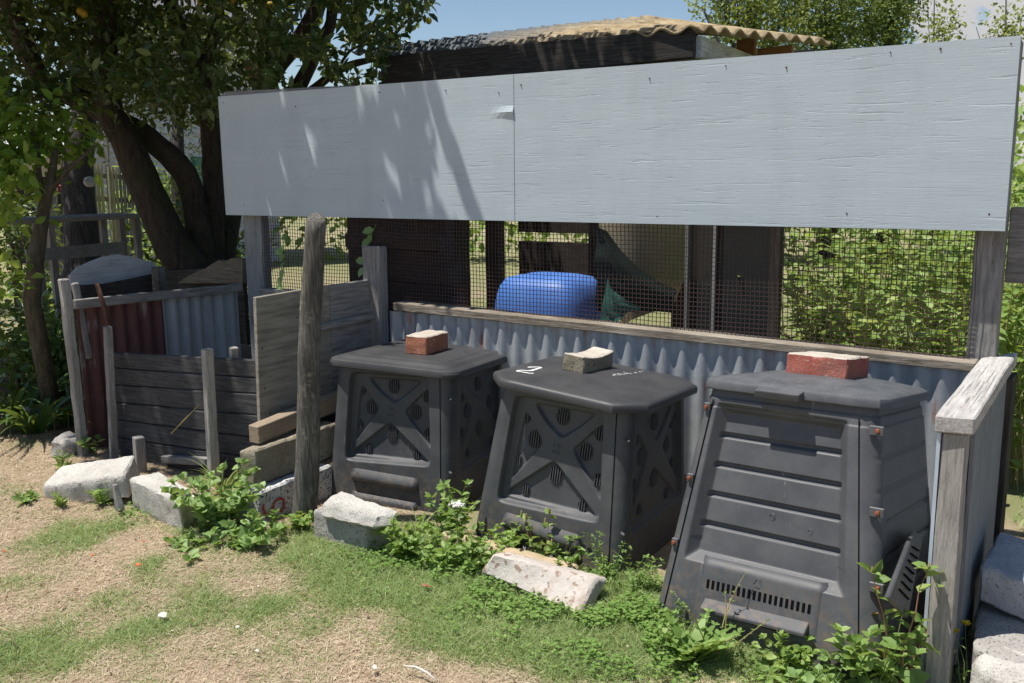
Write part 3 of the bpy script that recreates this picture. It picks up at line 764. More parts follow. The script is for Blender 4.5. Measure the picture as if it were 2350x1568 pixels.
# ------------------------------------------------------------------ compost bins
def smooth01(x): x = max(0.0, min(1.0, x)); return x * x * (3 - 2 * x)
class Bin:
    def __init__(s, x, y, z, yaw, tx, ty, a, b, h, ra):
        s.a, s.b, s.h, s.ra = a, b, h, ra
        s.M = Matrix.Translation((x, y, z)) @ Matrix.Rotation(yaw, 4, 'Z') @ Matrix.Rotation(tx, 4, 'X') @ Matrix.Rotation(ty, 4, 'Y')
    def w(s, z): return s.b + (s.a - s.b) * z / s.h
    def uv(s, px, py, side='front'):
        """photo pixel -> (x, z) on the front (or right) face in the bin's own axes"""
        if side == 'front': p0, e1, e2 = Vector((0, -s.b * s.ra, 0)), Vector((1, 0, 0)), Vector((0, (s.b - s.a) * s.ra, s.h))
        else: p0, e1, e2 = Vector((s.b, 0, 0)), Vector((0, 1, 0)), Vector((s.a - s.b, 0, s.h))
        n = (s.M.to_3x3() @ e1.cross(e2)).normalized()
        q = s.M.inverted() @ on_plane(px, py, s.M @ p0, n)
        return (q.x if side == 'front' else q.y, q.z)
    def lid_pt(s, px, py, dz):
        n = s.M.to_3x3() @ Vector((0, 0, 1)); return on_plane(px, py, s.M @ Vector((0, 0, s.h + dz)), n)
    def face(s, x, z, d=0.0, side='front'):
        """local point standing d proud of a face"""
        wz = s.w(z)
        return Vector((x, -wz * s.ra - d, z)) if side == 'front' else Vector((wz + d, x, z))
def c2(x, y): return ((550 + x / 2.936) * .94, (750 + y / 2.936) * .94)
def c3(x, y): return ((1100 + x / 2.851) * .94, (850 + y / 2.851) * .94)
def c4(x, y): return ((1550 + x / 2.936) * .94, (800 + y / 2.936) * .94)
def c8(x, y): return ((1500 + x / 2.35) * .94, (1134 + y / 2.35) * .94)
def c6(x, y): return ((550 + x / 2.936) * .94, (450 + y / 2.936) * .94)
def c7(x, y): return ((1200 + x / 2.936) * .94, (450 + y / 2.936) * .94)
def sdf(poly, x, z, r=0.0):
    """inside distance (>0 inside) of a convex polygon, corners softened by r"""
    ds = []
    n = len(poly)
    for i in range(n):
        (ax, az), (bx, bz) = poly[i], poly[(i + 1) % n]
        L = math.hypot(bx - ax, bz - az)
        ds.append(((bx - ax) * (z - az) - (bz - az) * (x - ax)) / L)
    if r <= 0: return min(ds)
    k = 1.0 / r
    mn = min(ds)
    return mn - r * math.log(sum(math.exp(-(d - mn) * k) for d in ds)) * 0.9
def ccw(poly):
    A = sum(poly[i][0] * poly[(i + 1) % len(poly)][1] - poly[(i + 1) % len(poly)][0] * poly[i][1] for i in range(len(poly)))
    return poly if A > 0 else poly[::-1]
def bin_body(B, root, mat, fn, rc, nf=130, no=44, nv=130, arc=6, name='body', z0=-0.06, top_in=None):
    mb = MB(); rows = []
    zs = [z0 + (B.h - z0) * k / (nv - 1) for k in range(nv)]
    for z in zs:
        w = B.w(max(z, 0)); dd = w * B.ra; row = []
        off = top_in(z) if top_in else 0.0
        sides = (('front', nf), ('right', no if nf == no else 80), ('back', 12), ('left', 24))
        for si, (sd, n) in enumerate(sides):
            half = (w if si % 2 == 0 else dd) - rc
            for i in range(n + 1):
                u = -half + 2 * half * i / n
                d = fn(sd, u, z) - off
                if si == 0: p = (u, -dd - d, z)
                elif si == 1: p = (w + d, u, z)
                elif si == 2: p = (-u, dd + d, z)
                else: p = (-w - d, -u, z)
                row.append(p)
            cx, cy = [(w - rc, -dd + rc), (w - rc, dd - rc), (-w + rc, dd - rc), (-w + rc, -dd + rc)][si]
            a0 = -math.pi / 2 + si * math.pi / 2
            for j in range(1, arc):
                t = a0 + math.pi / 2 * j / arc
                row.append((cx + (rc - off) * math.cos(t), cy + (rc - off) * math.sin(t), z))
        rows += row; n_row = len(row)
    mb.grid(rows, n_row, nv, close=True)
    return mb.build(name, mat, root, smooth=True, local=True)
def ring_lid(B, root, mat, hw, hd, ch, prof, arc, name='lid', dome=0.01, wav=None):
    """lid from rings: prof = [(inset, z)] outside -> inside, corners cut (arc=1) or rounded"""
    mb = MB(); pts = []
    def ring(ins):
        w, d = hw - ins, hd - ins; c = max(ch - ins * .45, .004); out = []
        for si in range(4):
            cx, cy = [(w - c, -d + c), (w - c, d - c), (-w + c, d - c), (-w + c, -d + c)][si]
            a0 = -math.pi / 2 + si * math.pi / 2
            for j in range(arc + 1):
                t = a0 + math.pi / 2 * j / arc
                out.append((cx + c * math.cos(t), cy + c * math.sin(t)))
            nx = [(w, -d + c, w, d - c), (w - c, d, -w + c, d), (-w, d - c, -w, -d + c), (-w + c, -d, w - c, -d)][si]
            for j in range(1, 9):
                f = j / 9; out.append((nx[0] + (nx[2] - nx[0]) * f, nx[1] + (nx[3] - nx[1]) * f))
        return out
    last = prof[-1][0]; full = [(i, z, 1) for i, z in prof]
    mn = min(hw, hd) - last
    for k in range(1, 8): full.append((last, prof[-1][1] + dome * math.sin(math.pi / 2 * k / 7), 1 - k / 7.3))
    for ins, z, sc in full:
        for (x, y) in ring(ins):
            zz = z + (wav(x * sc, y * sc, ins) if wav else 0)
            pts.append((x * sc, y * sc, B.h + zz))
    n = len(ring(0)); mb.grid(pts, n, len(full), close=True)
    e = len(pts) - n; mb.f.append(tuple(range(e, e + n))); mb.mi.append(0)
    o = mb.build(name, mat, root, smooth=True, local=True); o.data.set_sharp_from_angle(angle=R(32)); return o
def vent(B, root, x, z, rx, rz, side, bars):
    F = lambda x_, z_, d_, s_: B.face(x_, z_, d_ + (.0195 if s_ == 'right' else 0), s_)
    mb = MB(); n = 20
    disc = [F(x + rx * math.cos(2 * math.pi * k / n), z + rz * math.sin(2 * math.pi * k / n), -0.0398, side) for k in range(n)]
    mb.cur = 0; mb.add(disc, [tuple(range(n))])
    mb.cur = 1; bw = 2 * rx / (2 * bars + 1)
    for k in range(bars):
        cx = -rx + bw * (1.5 + 2 * k); hz = rz * math.sqrt(max(0, 1 - (cx / rx) ** 2)) * .98
        q = lambda sx, sz, d: F(x + cx + sx * bw * .40, z + sz * hz, d, side)
        mb.hexa([q(-1, -1, -.0396), q(1, -1, -.0396), q(1, -1, -.0348), q(-1, -1, -.0348)], [q(-1, 1, -.0396), q(1, 1, -.0396), q(1, 1, -.0348), q(-1, 1, -.0348)])
    ring = []
    for k in range(n):
        t = 2 * math.pi * k / n
        ring.append((math.cos(t), math.sin(t)))
    mb.grid([F(x + rx * f * c, z + rz * f * s_, d, side) for f, d in ((1.1, -.0425), (1.06, -.0378), (.99, -.0378), (.96, -.0397)) for c, s_ in ring], n, 4, close=True)
    return mb.build('vent', [HOLE, PLAS if side == 'front' else PLAS], root, local=True)
def emboss(B, root, txt, x, z, size, d, mat, name='embossed_lettering', tilt=0.0):
    cu = bpy.data.curves.new('txt', 'FONT'); cu.body = txt; cu.size = size; cu.extrude = 0.0012; cu.align_x = 'CENTER'; cu.align_y = 'CENTER'; cu.offset = .0002
    to = bpy.data.objects.new('txt', cu); COL.objects.link(to)
    bpy.context.view_layer.update()
    me = bpy.data.meshes.new_from_object(to.evaluated_get(bpy.context.evaluated_depsgraph_get()))
    bpy.data.objects.remove(to)
    lean = math.atan2((B.b - B.a) * B.ra, B.h)
    me.transform(Matrix.Translation(B.face(x, z, d)) @ Matrix.Rotation(math.pi / 2 - lean, 4, 'X') @ Matrix.Rotation(tilt, 4, 'Z'))
    me.name = name; me.materials.clear(); me.materials.append(mat)
    o = bpy.data.objects.new(name, me); COL.objects.link(o); o.parent = root
    return o
LETT = plain('worn_raised_plastic', (0.085, 0.086, 0.09, 1), 0.55)

def bin_root(B, name, label, group):
    o = thing(name, B.M.translation, label, 'compost bin', group, rot=B.M.to_euler())
    WORLD[o.name] = B.M.copy()
    return o
B1 = Bin(-2.166, -0.23, -0.002, 0.151, -0.039, 0.025, 0.276, 0.304, 0.543, 0.991)
B2 = Bin(-1.281, -0.396, -0.002, -0.002, -0.039, 0.078, 0.261, 0.311, 0.571, 0.907)
B3 = Bin(-0.423, -0.55, 0.001, -0.06, -0.144, -0.011, 0.254, 0.33, 0.65, 1.021)

# the vented pattern, measured on the middle bin and shared by its twin
def nrm(p): return (p[0] / B2.w(p[1]), p[1] / B2.h)
N = lambda pts: [nrm(B2.uv(*c3(*p))) for p in pts]
PANEL = N([(450, 330), (1058, 440), (1024, 1215), (325, 1060)])
POCK = [N([(560, 395), (985, 470), (880, 560), (745, 640), (640, 540)]), N([(455, 440), (500, 450), (612, 670), (378, 945), (400, 850)]),
        N([(1048, 540), (1036, 1075), (1010, 1070), (820, 720), (1000, 560)]), N([(690, 800), (985, 1190), (372, 1035), (365, 1008)])]
VENTS = [(p, r) for p, r in zip(N([(740, 492), (540, 652), (899, 741), (692, 895), (482, 497), (998, 620), (428, 790), (986, 937), (482, 1003), (878, 1116)]), [1, 1, 1, 1, .66, .66, .62, .66, .62, .64])]
BAND = N([(390, 1120), (905, 1265)])
def make_vented(B, name, label, lid):
    root = bin_root(B, name, label, 'vented black compost bins')
    de = lambda pts: ccw([(x * B.w(z * B.h), z * B.h) for x, z in pts])
    panel, pk = de(PANEL), [de(q) for q in POCK]
    px0, px1 = min(p[0] for p in panel), max(p[0] for p in panel)
    def fn(sd, u, z):
        if sd in ('front', 'right'):
            if sd == 'right': u *= 0.98
            s_ = sdf(panel, u, z, .012)
            if s_ < -.02: return 0.0
            d = -0.028 * smooth01(s_ / .012 + .5)
            for q in pk:
                t = sdf(q, u, z, .006)
                if t > -.01: d -= 0.014 * smooth01(t / .007 + .5)
            if sd == 'right': d = max(d * .55, -.0225)
            return d
        return 0.0
    bin_body(B, root, PLAS, fn, 0.055, 190, 60, 170)
    for (x, z), r in VENTS:
        zz = z * B.h; xx = x * B.w(zz)
        vent(B, root, xx, zz, .026 * r, .031 * r, 'front', 5 if r > .9 else 3)
        if r > .6: vent(B, root, xx * .95, zz, .024 * r, .029 * r, 'right', 5 if r > .9 else 3)
    # bottom hatch: rolled top edge, hand slot, lower bar
    zt = BAND[0][1] * B.h * .93; hw = .165; n, k = 26, 26; pts = []
    prof = lambda f: 0.004 + .017 * math.sin(math.pi * min(1, max(0, (f - .62) / .38)) ** .8) - .026 * smooth01((f - .3) / .1) * (1 - smooth01((f - .58) / .08)) + .01 * (1 - smooth01((f - .2) / .1))
    for j in range(k):
        f = j / (k - 1); z = -.04 + (zt + .04) * f
        for i in range(n):
            u = -1 + 2 * i / (n - 1); e = smooth01((1 - abs(u)) / .06); dd = prof(f)
            if abs(u) > .8 and dd < .004: dd = .004 + (dd - .004) * smooth01((1 - abs(u)) / .2 * 1.0)
            pts.append(B.face(u * hw - .012, z, -.02 + (dd + .020) * e))
    mb = MB(); mb.grid(pts, n, k); mb.build('hatch_door', PLAS, root, smooth=True, local=True)
    # raised plate, volume lettering, pegs
    p = N([(668, 1165)])[0]; zz = p[1] * B.h; xx = p[0] * B.w(zz); mb = MB()
    for (x0, x1, z0, z1) in ((-.05, .05, .012, .0135), (-.05, .05, -.0135, -.012), (-.05, -.0485, -.012, .012), (.0485, .05, -.012, .012)):
        q = lambda x, z, d: B.face(xx + x, zz + z - x * .02, d)
        mb.hexa([q(x0, z0, -.0285), q(x1, z0, -.0285), q(x1, z0, -.0265), q(x0, z0, -.0265)], [q(x0, z1, -.0285), q(x1, z1, -.0285), q(x1, z1, -.0265), q(x0, z1, -.0265)])
    mb.build('moulded_plate', LETT, root, local=True)
    p = N([(710, 692)])[0]; zz = p[1] * B.h
    emboss(B, root, '240', p[0] * B.w(zz), zz, .026, -.0275, LETT)
    p = N([(702, 738)])[0]; zz = p[1] * B.h
    emboss(B, root, 'LITRE', p[0] * B.w(zz), zz, .0135, -.0275, LETT)
    for z in (.82, .28):
        mb = MB(); c = Vector((B.w(z * B.h) - .012, -B.w(z * B.h) * B.ra + .004, z * B.h)); e = Vector((.8, -.6, 0))
        mb.tube([c, c + e * .012, c + e * .022], [.006, .006, .0045], 8); mb.build('peg', PLAS, root, local=True, smooth=True)
    # upright seam between front panel and side panel
    mb = MB(); sx = lambda z: (B.w(z) - .045, z)
    for z0, z1 in ((0, B.h * .97),):
        q = lambda z, dx, d: B.face(B.w(z) - .052 + dx, z, d)
        mb.hexa([q(z0, 0, .0002), q(z0, .003, .0002), q(z0, .003, .0012), q(z0, 0, .0012)], [q(z1, 0, .0002), q(z1, .003, .0002), q(z1, .003, .0012), q(z1, 0, .0012)])
    mb.build('seam', HOLE, root, local=True)
    if lid == 'stepped':
        def wav(x, y, ins):
            v = 0.0
            r = max(abs(x) / .31, abs(y) / .31)
            if ins > .03:
                v += .011 * smooth01((.88 - r) / .025) - .012 * smooth01((.80 - r) / .025) + .013 * smooth01((.73 - r) / .025)
                if abs(y) < .05 or abs(x) < .05: v -= .005 * smooth01((r - .68) / .1)
            return v
        ring_lid(B, root, LIDM, B.a + .032, B.a * B.ra + .036, .075, [(.03, -.012), (.004, -.017), (0, -.013), (-.001, .0), (.004, .011), (.014, .016), (.03, .0165), (.036, .018), (.05, .027), (.058, .029), (.07, .029), (.078, .026), (.086, .026), (.095, .031), (.11, .032), (.13, .032)], 7, dome=.004)
    else:
        ring_lid(B, root, LIDM, B.a + .046, B.a * B.ra + .056, .085, [(.045, -.008), (.01, -.012), (.001, -.010), (0, -.004), (0, .008), (.0035, .0155), (.009, .0195), (.017, .0212), (.03, .0222)], 1, dome=.012)
    return root
bin1 = make_vented(B1, 'compost_bin', 'black vented compost bin with rounded stepped lid, beside the plywood divider wall', 'stepped')
bin2 = make_vented(B2, 'compost_bin', 'black vented compost bin whose smooth cut-corner lid has a white painted figure 2', 'flat')
from mathutils.bvhtree import BVHTree
lid2 = [c for c in bin2.children if c.name.startswith('lid')][0]
WORLD[lid2.name] = B2.M.copy()
bvh2 = BVHTree.FromPolygons([v.co for v in lid2.data.vertices], [tuple(p.vertices) for p in lid2.data.polygons])
iM2 = B2.M.inverted(); eye2 = iM2 @ CAM
def on_lid2(px, py, lift):
    d = (iM2 @ (CAM + ray(px, py)) - eye2).normalized()
    h = bvh2.ray_cast(eye2, d)[0]
    return None if h is None else h + Vector((0, 0, lift))
num = [(700, 360), (600, 360), (480, 340), (370, 320), (255, 305), (265, 290), (310, 282), (400, 276), (520, 290), (640, 285), (740, 255), (840, 225), (900, 205), (870, 190), (760, 190), (640, 190), (545, 197)]
P = [q for q in (on_lid2((1240 + p[0] / 11.19) * .94, (880 + p[1] / 11.19) * .94, .0012) for p in num) if q is not None]; L = []
for i, p in enumerate(P):
    d = P[min(i + 1, len(P) - 1)] - P[max(i - 1, 0)]; d.z = 0; d.normalize(); s_ = Vector((-d.y, d.x, 0)) * .0055 * random.uniform(.8, 1.15)
    L.append((p - s_, p + s_))
mb = MB(); mb.grid([a for a, b in L] + [b for a, b in L], len(L), 2); mb.build('painted_number', PAINTW, lid2, local=True)
mb = MB()
for k in range(26):
    a = random.uniform(0, 1); p = on_lid2(*c7(870 + 215 * a, 1368 - 24 * a + random.gauss(0, 4)), .001)
    if p is None: continue
    r = random.uniform(.001, .0024)
    mb.add([(p.x - r * 2, p.y - r, p.z), (p.x + r * 2, p.y - r, p.z), (p.x + r * 2.4, p.y + r, p.z), (p.x - r * 1.4, p.y + r, p.z)], [(0, 1, 2, 3)])
mb.build('chalk_scribble', PAINTW, lid2, local=True)

# ------------------------------------------------------------------ the slatted bin on the right
bin3 = bin_root(B3, 'compost_bin', 'charcoal slatted compost bin with rusty bolts, nearest the side fence', None)
U = lambda pts, f: [B3.uv(*f(*p)) for p in pts]
REC = ccw(U([(590, 532), (1528, 668)], c4) + U([(1322, 768), (396, 540)], c8))
GZ = [B3.uv(*c4(x, y))[1] for x, y in ((625, 778), (585, 992), (545, 1205), (500, 1420))]
topz = U([(1000, 690)], c4)[0][1]; botz = U([(880, 590)], c8)[0][1]
HTL, HTR = U([(505, 522), (1216, 688)], c8)
def fn3(sd, u, z):
    if sd == 'front':
        s_ = sdf(REC, u, z, .004)
        if s_ < 0: return 0.0
        if z < GZ[3] - .04: bev = .028
        else: bev = .030
        f = min(1, s_ / bev); d = -.034 * f
        if f > .75:
            for g in GZ:
                t = z - g                       # groove centre; undercut above, bright ledge below
                if -.011 < t < .011: d -= .012 * smooth01((t + .011) / .008) * (1 - smooth01((t - .006) / .003))
        return d
    if sd == 'right':
        d = 0
        if abs(u) < .22 * (1.25 - z * .4):
            for g in GZ + [GZ[3] - .11]:
                t = z - g
                if abs(t) < .012: d -= .008 * (1 - abs(t) / .012)
            d -= .006
        return d
    return 0.0
def topin(z): return 0.004 * smooth01((z - (B3.h - .052)) / .003) + .004 * smooth01((z - (B3.h - .024)) / .003)
bin_body(B3, bin3, PLAS3, fn3, 0.05, 170, 80, 260, arc=3, top_in=topin)
wv = lambda x, y, ins: 0.0
lid = ring_lid(B3, bin3, LID3, B3.a + .013, B3.a * B3.ra + .014, .06, [(.02, .002), (.003, .001), (0, .004), (-.001, .018), (.003, .027), (.012, .033), (.03, .037)], 2, dome=.028)
q = [B3.M.inverted() @ on_plane(*c4(*p), B3.M @ Vector((0, -B3.a * B3.ra - .02, B3.h)), B3.M.to_3x3() @ Vector((0, -1, 0))) for p in ((880, 430), (1212, 470), (880, 465), (1190, 515))]
mb = MB(); x0, x1, yb, yf = q[0].x, q[1].x, -B3.a * B3.ra + .03, -B3.a * B3.ra - .052
mb.hexa([(x0, yf + .008, B3.h - .004), (x1 - .004, yf + .008, B3.h - .004), (x1, yb, B3.h + .006), (x0, yb, B3.h + .006)], [(x0 + .003, yf, B3.h + .018), (x1 - .003, yf, B3.h + .018), (x1, yb, B3.h + .036), (x0, yb, B3.h + .036)])
o = mb.build('lid_handle', LID3, bin3, bevel=.004, bseg=2, local=True)
# hatch with slots and pull lip
HBL, HBR = U([(470, 930), (1160, 1090)], c8); n, k = 40, 30; pts = []
for j in range(k):
    f = j / (k - 1)
    for i in range(n):
        g = i / (n - 1)
        x = (HBL[0] + (HTL[0] - HBL[0]) * f) * (1 - g) + (HBR[0] + (HTR[0] - HBR[0]) * f) * g
        z = max(.0, min(HBL[1], HBR[1])) * (1 - f) + (HTL[1] * (1 - g) + HTR[1] * g) * f
        e = smooth01(min(g, 1 - g) * n / 1.6); top = smooth01((f - .86) / .14)
        pts.append(B3.face(x, z, -.006 * (1 - e) + .005 * e - .012 * top))
mb = MB(); mb.grid(pts, n, k); hatch = mb.build('hatch_door', PLAS3, bin3, smooth=True, local=True)
WORLD[hatch.name] = B3.M.copy()
S0, S1 = U([(541, 682), (1121, 828)], c8)
mb = MB(); HH = .0125
for i in range(20):
    f = i / 19; x = S0[0] + (S1[0] - S0[0]) * f; z = S0[1] + (S1[1] - S0[1]) * f
    q = lambda sx, sz, d: B3.face(x + sx * .0042, z + sz * HH, d)
    mb.hexa([q(-1, -1, .003), q(1, -1, .003), q(1, -1, .0058), q(-1, -1, .0058)], [q(-1, 1, .003), q(1, 1, .003), q(1, 1, .0058), q(-1, 1, .0058)])
mb.build('vent_slots', HOLE, hatch, local=True)
A, Bq = U([(520, 795), (1116, 940)], c8); mb = MB()
q = lambda x, z, d: B3.face(x, z, d)
mb.hexa([q(A[0], A[1] - .010, .002), q(Bq[0], Bq[1] - .010, .002), q(Bq[0], Bq[1] - .016, .034), q(A[0], A[1] - .016, .034)],
        [q(A[0], A[1] + .018, .002), q(Bq[0], Bq[1] + .018, .002), q(Bq[0], Bq[1] - .005, .036), q(A[0], A[1] - .005, .036)])
mb.build('pull_lip', PLAS3, hatch, bevel=.002, local=True)
mb = MB()
mb.hexa([q(A[0] + .01, .03, .0053), q(Bq[0] - .06, .028, .0053), q(Bq[0] - .06, .028, .0058), q(A[0] + .01, .03, .0058)], [q(A[0] + .01, A[1] - .022, .0053), q(Bq[0] - .06, Bq[1] - .03, .0053), q(Bq[0] - .06, Bq[1] - .03, .0058), q(A[0] + .01, A[1] - .022, .0058)])
mb.build('hand_slot', HOLE, hatch, local=True)
for (pp, f, sd) in (((462, 562), c4, -1), ((360, 1072), c4, -1), ((258, 1535), c4, -1), ((1752, 742), c4, 1), ((1742, 1326), c4, 1), ((1505, 706), c8, 1)):
    x, z = B3.uv(*f(*pp)); mb = MB()
    dd = .002 if sd > 0 else -.006
    x = max(min(x, B3.w(z) - .010), -B3.w(z) + .022)
    c = B3.face(x, z, dd); W_, H_ = (.019 if sd > 0 else .010), .013
    mb.box(c.x - W_, c.x + W_, c.y - .006, c.y + .006, c.z - H_, c.z + H_); br = mb.build('bracket', PLAS3, bin3, bevel=.002, local=True)
    WORLD[br.name] = B3.M.copy(); mb = MB(); cc = c + Vector((.004 if sd > 0 else -.001, -.006, 0))
    mb.tube([cc, cc + Vector((0, -.006, 0)), cc + Vector((0, -.009, 0))], [.0072, .0068, .004], 6); mb.build('bolt', RUST, br, local=True)
for (pp, rr) in (((955, 1370), (.0095, .006, .0028)), ((1226, 1480), (.0065,))):
    x, z = B3.uv(*c4(*pp)); mb = MB()
    for r in rr:
        mb.tube([B3.face(x + r * math.cos(t), z + r * math.sin(t), -.0335) for t in np.linspace(0, 2 * math.pi, 20)], .0009, 5, cap=False)
    mb.build('moulded_ring', PLAS3, bin3, local=True)
x, z = B3.uv(*c8(826, 682)); mb = MB()
for k in range(3):
    t0 = math.pi / 2 + k * 2.0944; p, q2 = [Vector((math.cos(t), math.sin(t))) * .013 for t in (t0 + .25, t0 + 1.75)]
    mb.tube([B3.face(x + p.x, z + p.y, .0055), B3.face(x + q2.x, z + q2.y, .0055)], .0014, 5)
    e = p.lerp(q2, .72); s_ = (q2 - p).normalized(); nn = Vector((-s_.y, s_.x)) * .004
    mb.add([B3.face(x + e.x + nn.x, z + e.y + nn.y, .0062), B3.face(x + e.x - nn.x, z + e.y - nn.y, .0062), B3.face(x + q2.x, z + q2.y, .0062)], [(0, 1, 2)])
mb.build('recycling_mark', LETT, hatch, local=True)
q = lambda z, dx, d: B3.face(B3.w(z) - .058 + dx, z, d)
mb = MB(); mb.hexa([q(0, 0, .0002), q(0, .0035, .0002), q(0, .0035, .0012), q(0, 0, .0012)], [q(.62, 0, .0002), q(.62, .0035, .0002), q(.62, .0035, .0012), q(.62, 0, .0012)])
mb.build('seam', HOLE, bin3, local=True)
q = lambda z, dx, d: B3.face(-B3.w(z) + .034 + dx, z, d)
mb = MB(); mb.hexa([q(0, 0, -.004), q(0, .0035, -.004), q(0, .0035, -.0012), q(0, 0, -.0015)], [q(.62, 0, -.004), q(.62, .0035, -.004), q(.62, .0035, -.0012), q(.62, 0, -.0015)])
mb.build('seam', HOLE, bin3, local=True)
# loose louvred hatch leaning against the right side
mb = MB(); a, b, c_, d_ = on_x(*c8(1545, 760), -.082), on_x(*c8(1655, 880), -.078), on_x(*c8(1748, 402), -.112), on_x(*c8(1692, 384), -.115)
off = Vector((.012, 0, 0)); mb.hexa([a, b, b + off, a + off], [d_, c_, c_ + off, d_ + off])
lp = mb.build('spare_hatch', PLAS, None, bevel=.003); tag(lp, 'loose black plastic hatch leaning between the slatted bin and the side fence', 'bin hatch')
for k in range(7):
    f = .18 + .1 * k; p, q2 = a.lerp(d_, f), b.lerp(c_, f); p, q2 = p.lerp(q2, .25), p.lerp(q2, .8)
    mb = MB(); mb.beam(p + Vector((.013, 0, 0)), q2 + Vector((.013, 0, 0)), .006, .004); mb.build('louvre', HOLE, lp)

# ------------------------------------------------------------------ bricks weighing down the lids
def brick(B, dz, A, Bp, C, ln, h, label, mats, sub=.013, amp=.0022, chip=None, group='bricks on the bin lids', name='brick', mortar=True):
    b = B.lid_pt(*Bp, dz); up = B.M.to_3x3() @ Vector((0, 0, 1)); ax = up.cross(Vector((0, 1, 0))).normalized(); ay = up.cross(ax)
    def err(p, t):
        d = p - CAM; f = d.dot(FW); return abs(1175 + 2132.2 * d.dot(RT) / f - t[0]) + 1.5 * abs(783.96 - 2132.2 * d.dot(UP) / f - t[1])
    best = None
    for k in range(180):
        t = math.pi * 2 * k / 180; u = ax * math.cos(t) + ay * math.sin(t); w_ = up.cross(u)
        c1 = min((err(b - u * L, A), L) for L in np.linspace(.06, .26, 26)); c2_ = min((err(b + w_ * L, C), L) for L in np.linspace(.06, .26, 26))
        if best is None or c1[0] + c2_[0] < best[0]: best = (c1[0] + c2_[0], u * c1[1], w_ * c2_[1])
    e1, e2 = best[1], best[2]; a = b - e1
    mb = MB(); P = [a, b, b + e2, a + e2]; mb.hexa(P, [p + up * h for p in P])
    o = mb.build(name, mats[0], bevel=.004, sub=sub, amp=amp, nsc=30)
    me = o.data
    if chip: chip(o, Vector(a) - o.location, e1, e2, up, h)
    if mortar:
        me.materials.append(mats[1])
        for p in me.polygons:
            if p.normal.dot(up) > .6: p.material_index = 1
    me.polygons.foreach_set('use_smooth', [True] * len(me.polygons)); me.set_sharp_from_angle(angle=R(38))
    return tag(o, label, 'brick', group)
k1 = brick(B1, .033, c6(1290, 1222), c6(1442, 1229), c6(1600, 1182), .24, .078, 'orange brick with pale mortar on top, lying on the stepped rounded lid', (BRICKO, MORTAR))
def saddle(o, a, e1, e2, up, h):
    for v in o.data.vertices:
        f = (v.co - a).dot(up) / h
        if f > .5:
            g = (v.co - a).dot(e2) / e2.length_squared
            v.co -= up * (.012 * math.sin(math.pi * max(0, min(1, g)))) * (f - .5) * 2
k2 = brick(B2, .03, c7(505, 1342), c7(657, 1366), c7(868, 1312), .24, .066, 'olive grey brick with hollowed pale top on the lid marked 2', (BRICKG, MORTAR), chip=saddle)
k3 = brick(B3, .048, c4(1085, 298), c4(1515, 398), c4(1668, 352), .12, .072, 'long red brick with pale mortar face on the scuffed charcoal lid', (BRICKR, MORTAR))

# ------------------------------------------------------------------ concrete blocks and rubble
def block(name, b4, t4, mat, label, group=None, sub=.022, amp=.004, bevel=.008, cat='concrete block'):
    mb = MB(); mb.hexa([Vector(p) for p in b4], [Vector(p) for p in t4])
    o = mb.build(name, mat, bevel=bevel, sub=sub, amp=amp, nsc=22)
    o.data.polygons.foreach_set('use_smooth', [True] * len(o.data.polygons)); o.data.set_sharp_from_angle(angle=R(42))
    return tag(o, label, cat, group)
GB = 'concrete blocks at the foot of the bins'
block('tan_block', [(-2.565, -.90, .112), (-2.462, -.895, .112), (-2.455, -.45, .12), (-2.56, -.45, .12)], [(-2.555, -.905, .245), (-2.455, -.90, .262), (-2.452, -.45, .27), (-2.555, -.45, .262)], CONCT, 'tan rough concrete block under the squared timber', GB)
sb = block('painted_block', [(-2.53, -.955, -.03), (-2.405, -.95, -.03), (-2.395, -.55, -.03), (-2.52, -.55, -.03)], [(-2.525, -.955, .105), (-2.40, -.95, .112), (-2.392, -.55, .118), (-2.52, -.55, .112)], CONCB, 'pitted white block with a red painted curl beside the round stake', GB)
def c0(x, y): return ((x / 3.357) * .94, (850 + y / 3.357) * .94)
cur = [(2158, 1278), (2152, 1310), (2162, 1345), (2190, 1368), (2215, 1355), (2232, 1320), (2242, 1278), (2262, 1243), (2292, 1230), (2320, 1240), (2326, 1275), (2318, 1312), (2292, 1338)]
P = [on_x(*c0(*q), -2.3965) for q in cur]; L = []
for i, p in enumerate(P):
    d = (P[min(i + 1, len(P) - 1)] - P[max(i - 1, 0)]).normalized(); s_ = Vector((1, 0, 0)).cross(d).normalized() * .0048 * random.uniform(.8, 1.2)
    L.append((p + s_, p - s_))
mb = MB(); mb.grid([a + Vector((.0035, 0, 0)) for a, b in L] + [b + Vector((.0035, 0, 0)) for a, b in L], len(L), 2); mb.build('painted_curl', PAINTR, sb)
def tilt_block(name, top, zs, down, mat, label, **kw):
    T = [on_z(*p, z) for p, z in zip(top, zs)]; d = Vector(down)
    return block(name, [t + d for t in T], T, mat, label, GB, **kw)
tilt_block('concrete_slab', [c0(340, 1135), c0(1015, 1040), c0(1105, 872), c0(500, 958)], (.045, .115, .155, .09), (0.012, 0.012, -.10), CONC, 'white slab leaning in front of the black plank gate, leftmost on the lawn')
tilt_block('concrete_block', [c0(1050, 1064), c0(1462, 1250), c0(1560, 1150), c0(1310, 1012)], (.115, .115, .12, .12), (0.0, 0.01, -.14), CONC, 'long white block angled on the grass below the square front stake', sub=.02)
tilt_block('concrete_lump', [c0(1535, 1262), c0(1690, 1250), c0(1695, 1180), c0(1560, 1190)], (.06, .06, .065, .065), (0.0, 0.0, -.08), CONC, 'small white lump of concrete half hidden by the bindweed clump', amp=.007)
mb = MB(); a, b = on_z(*c0(990, 1330), -.02), on_z(*c0(945, 1120), .08)
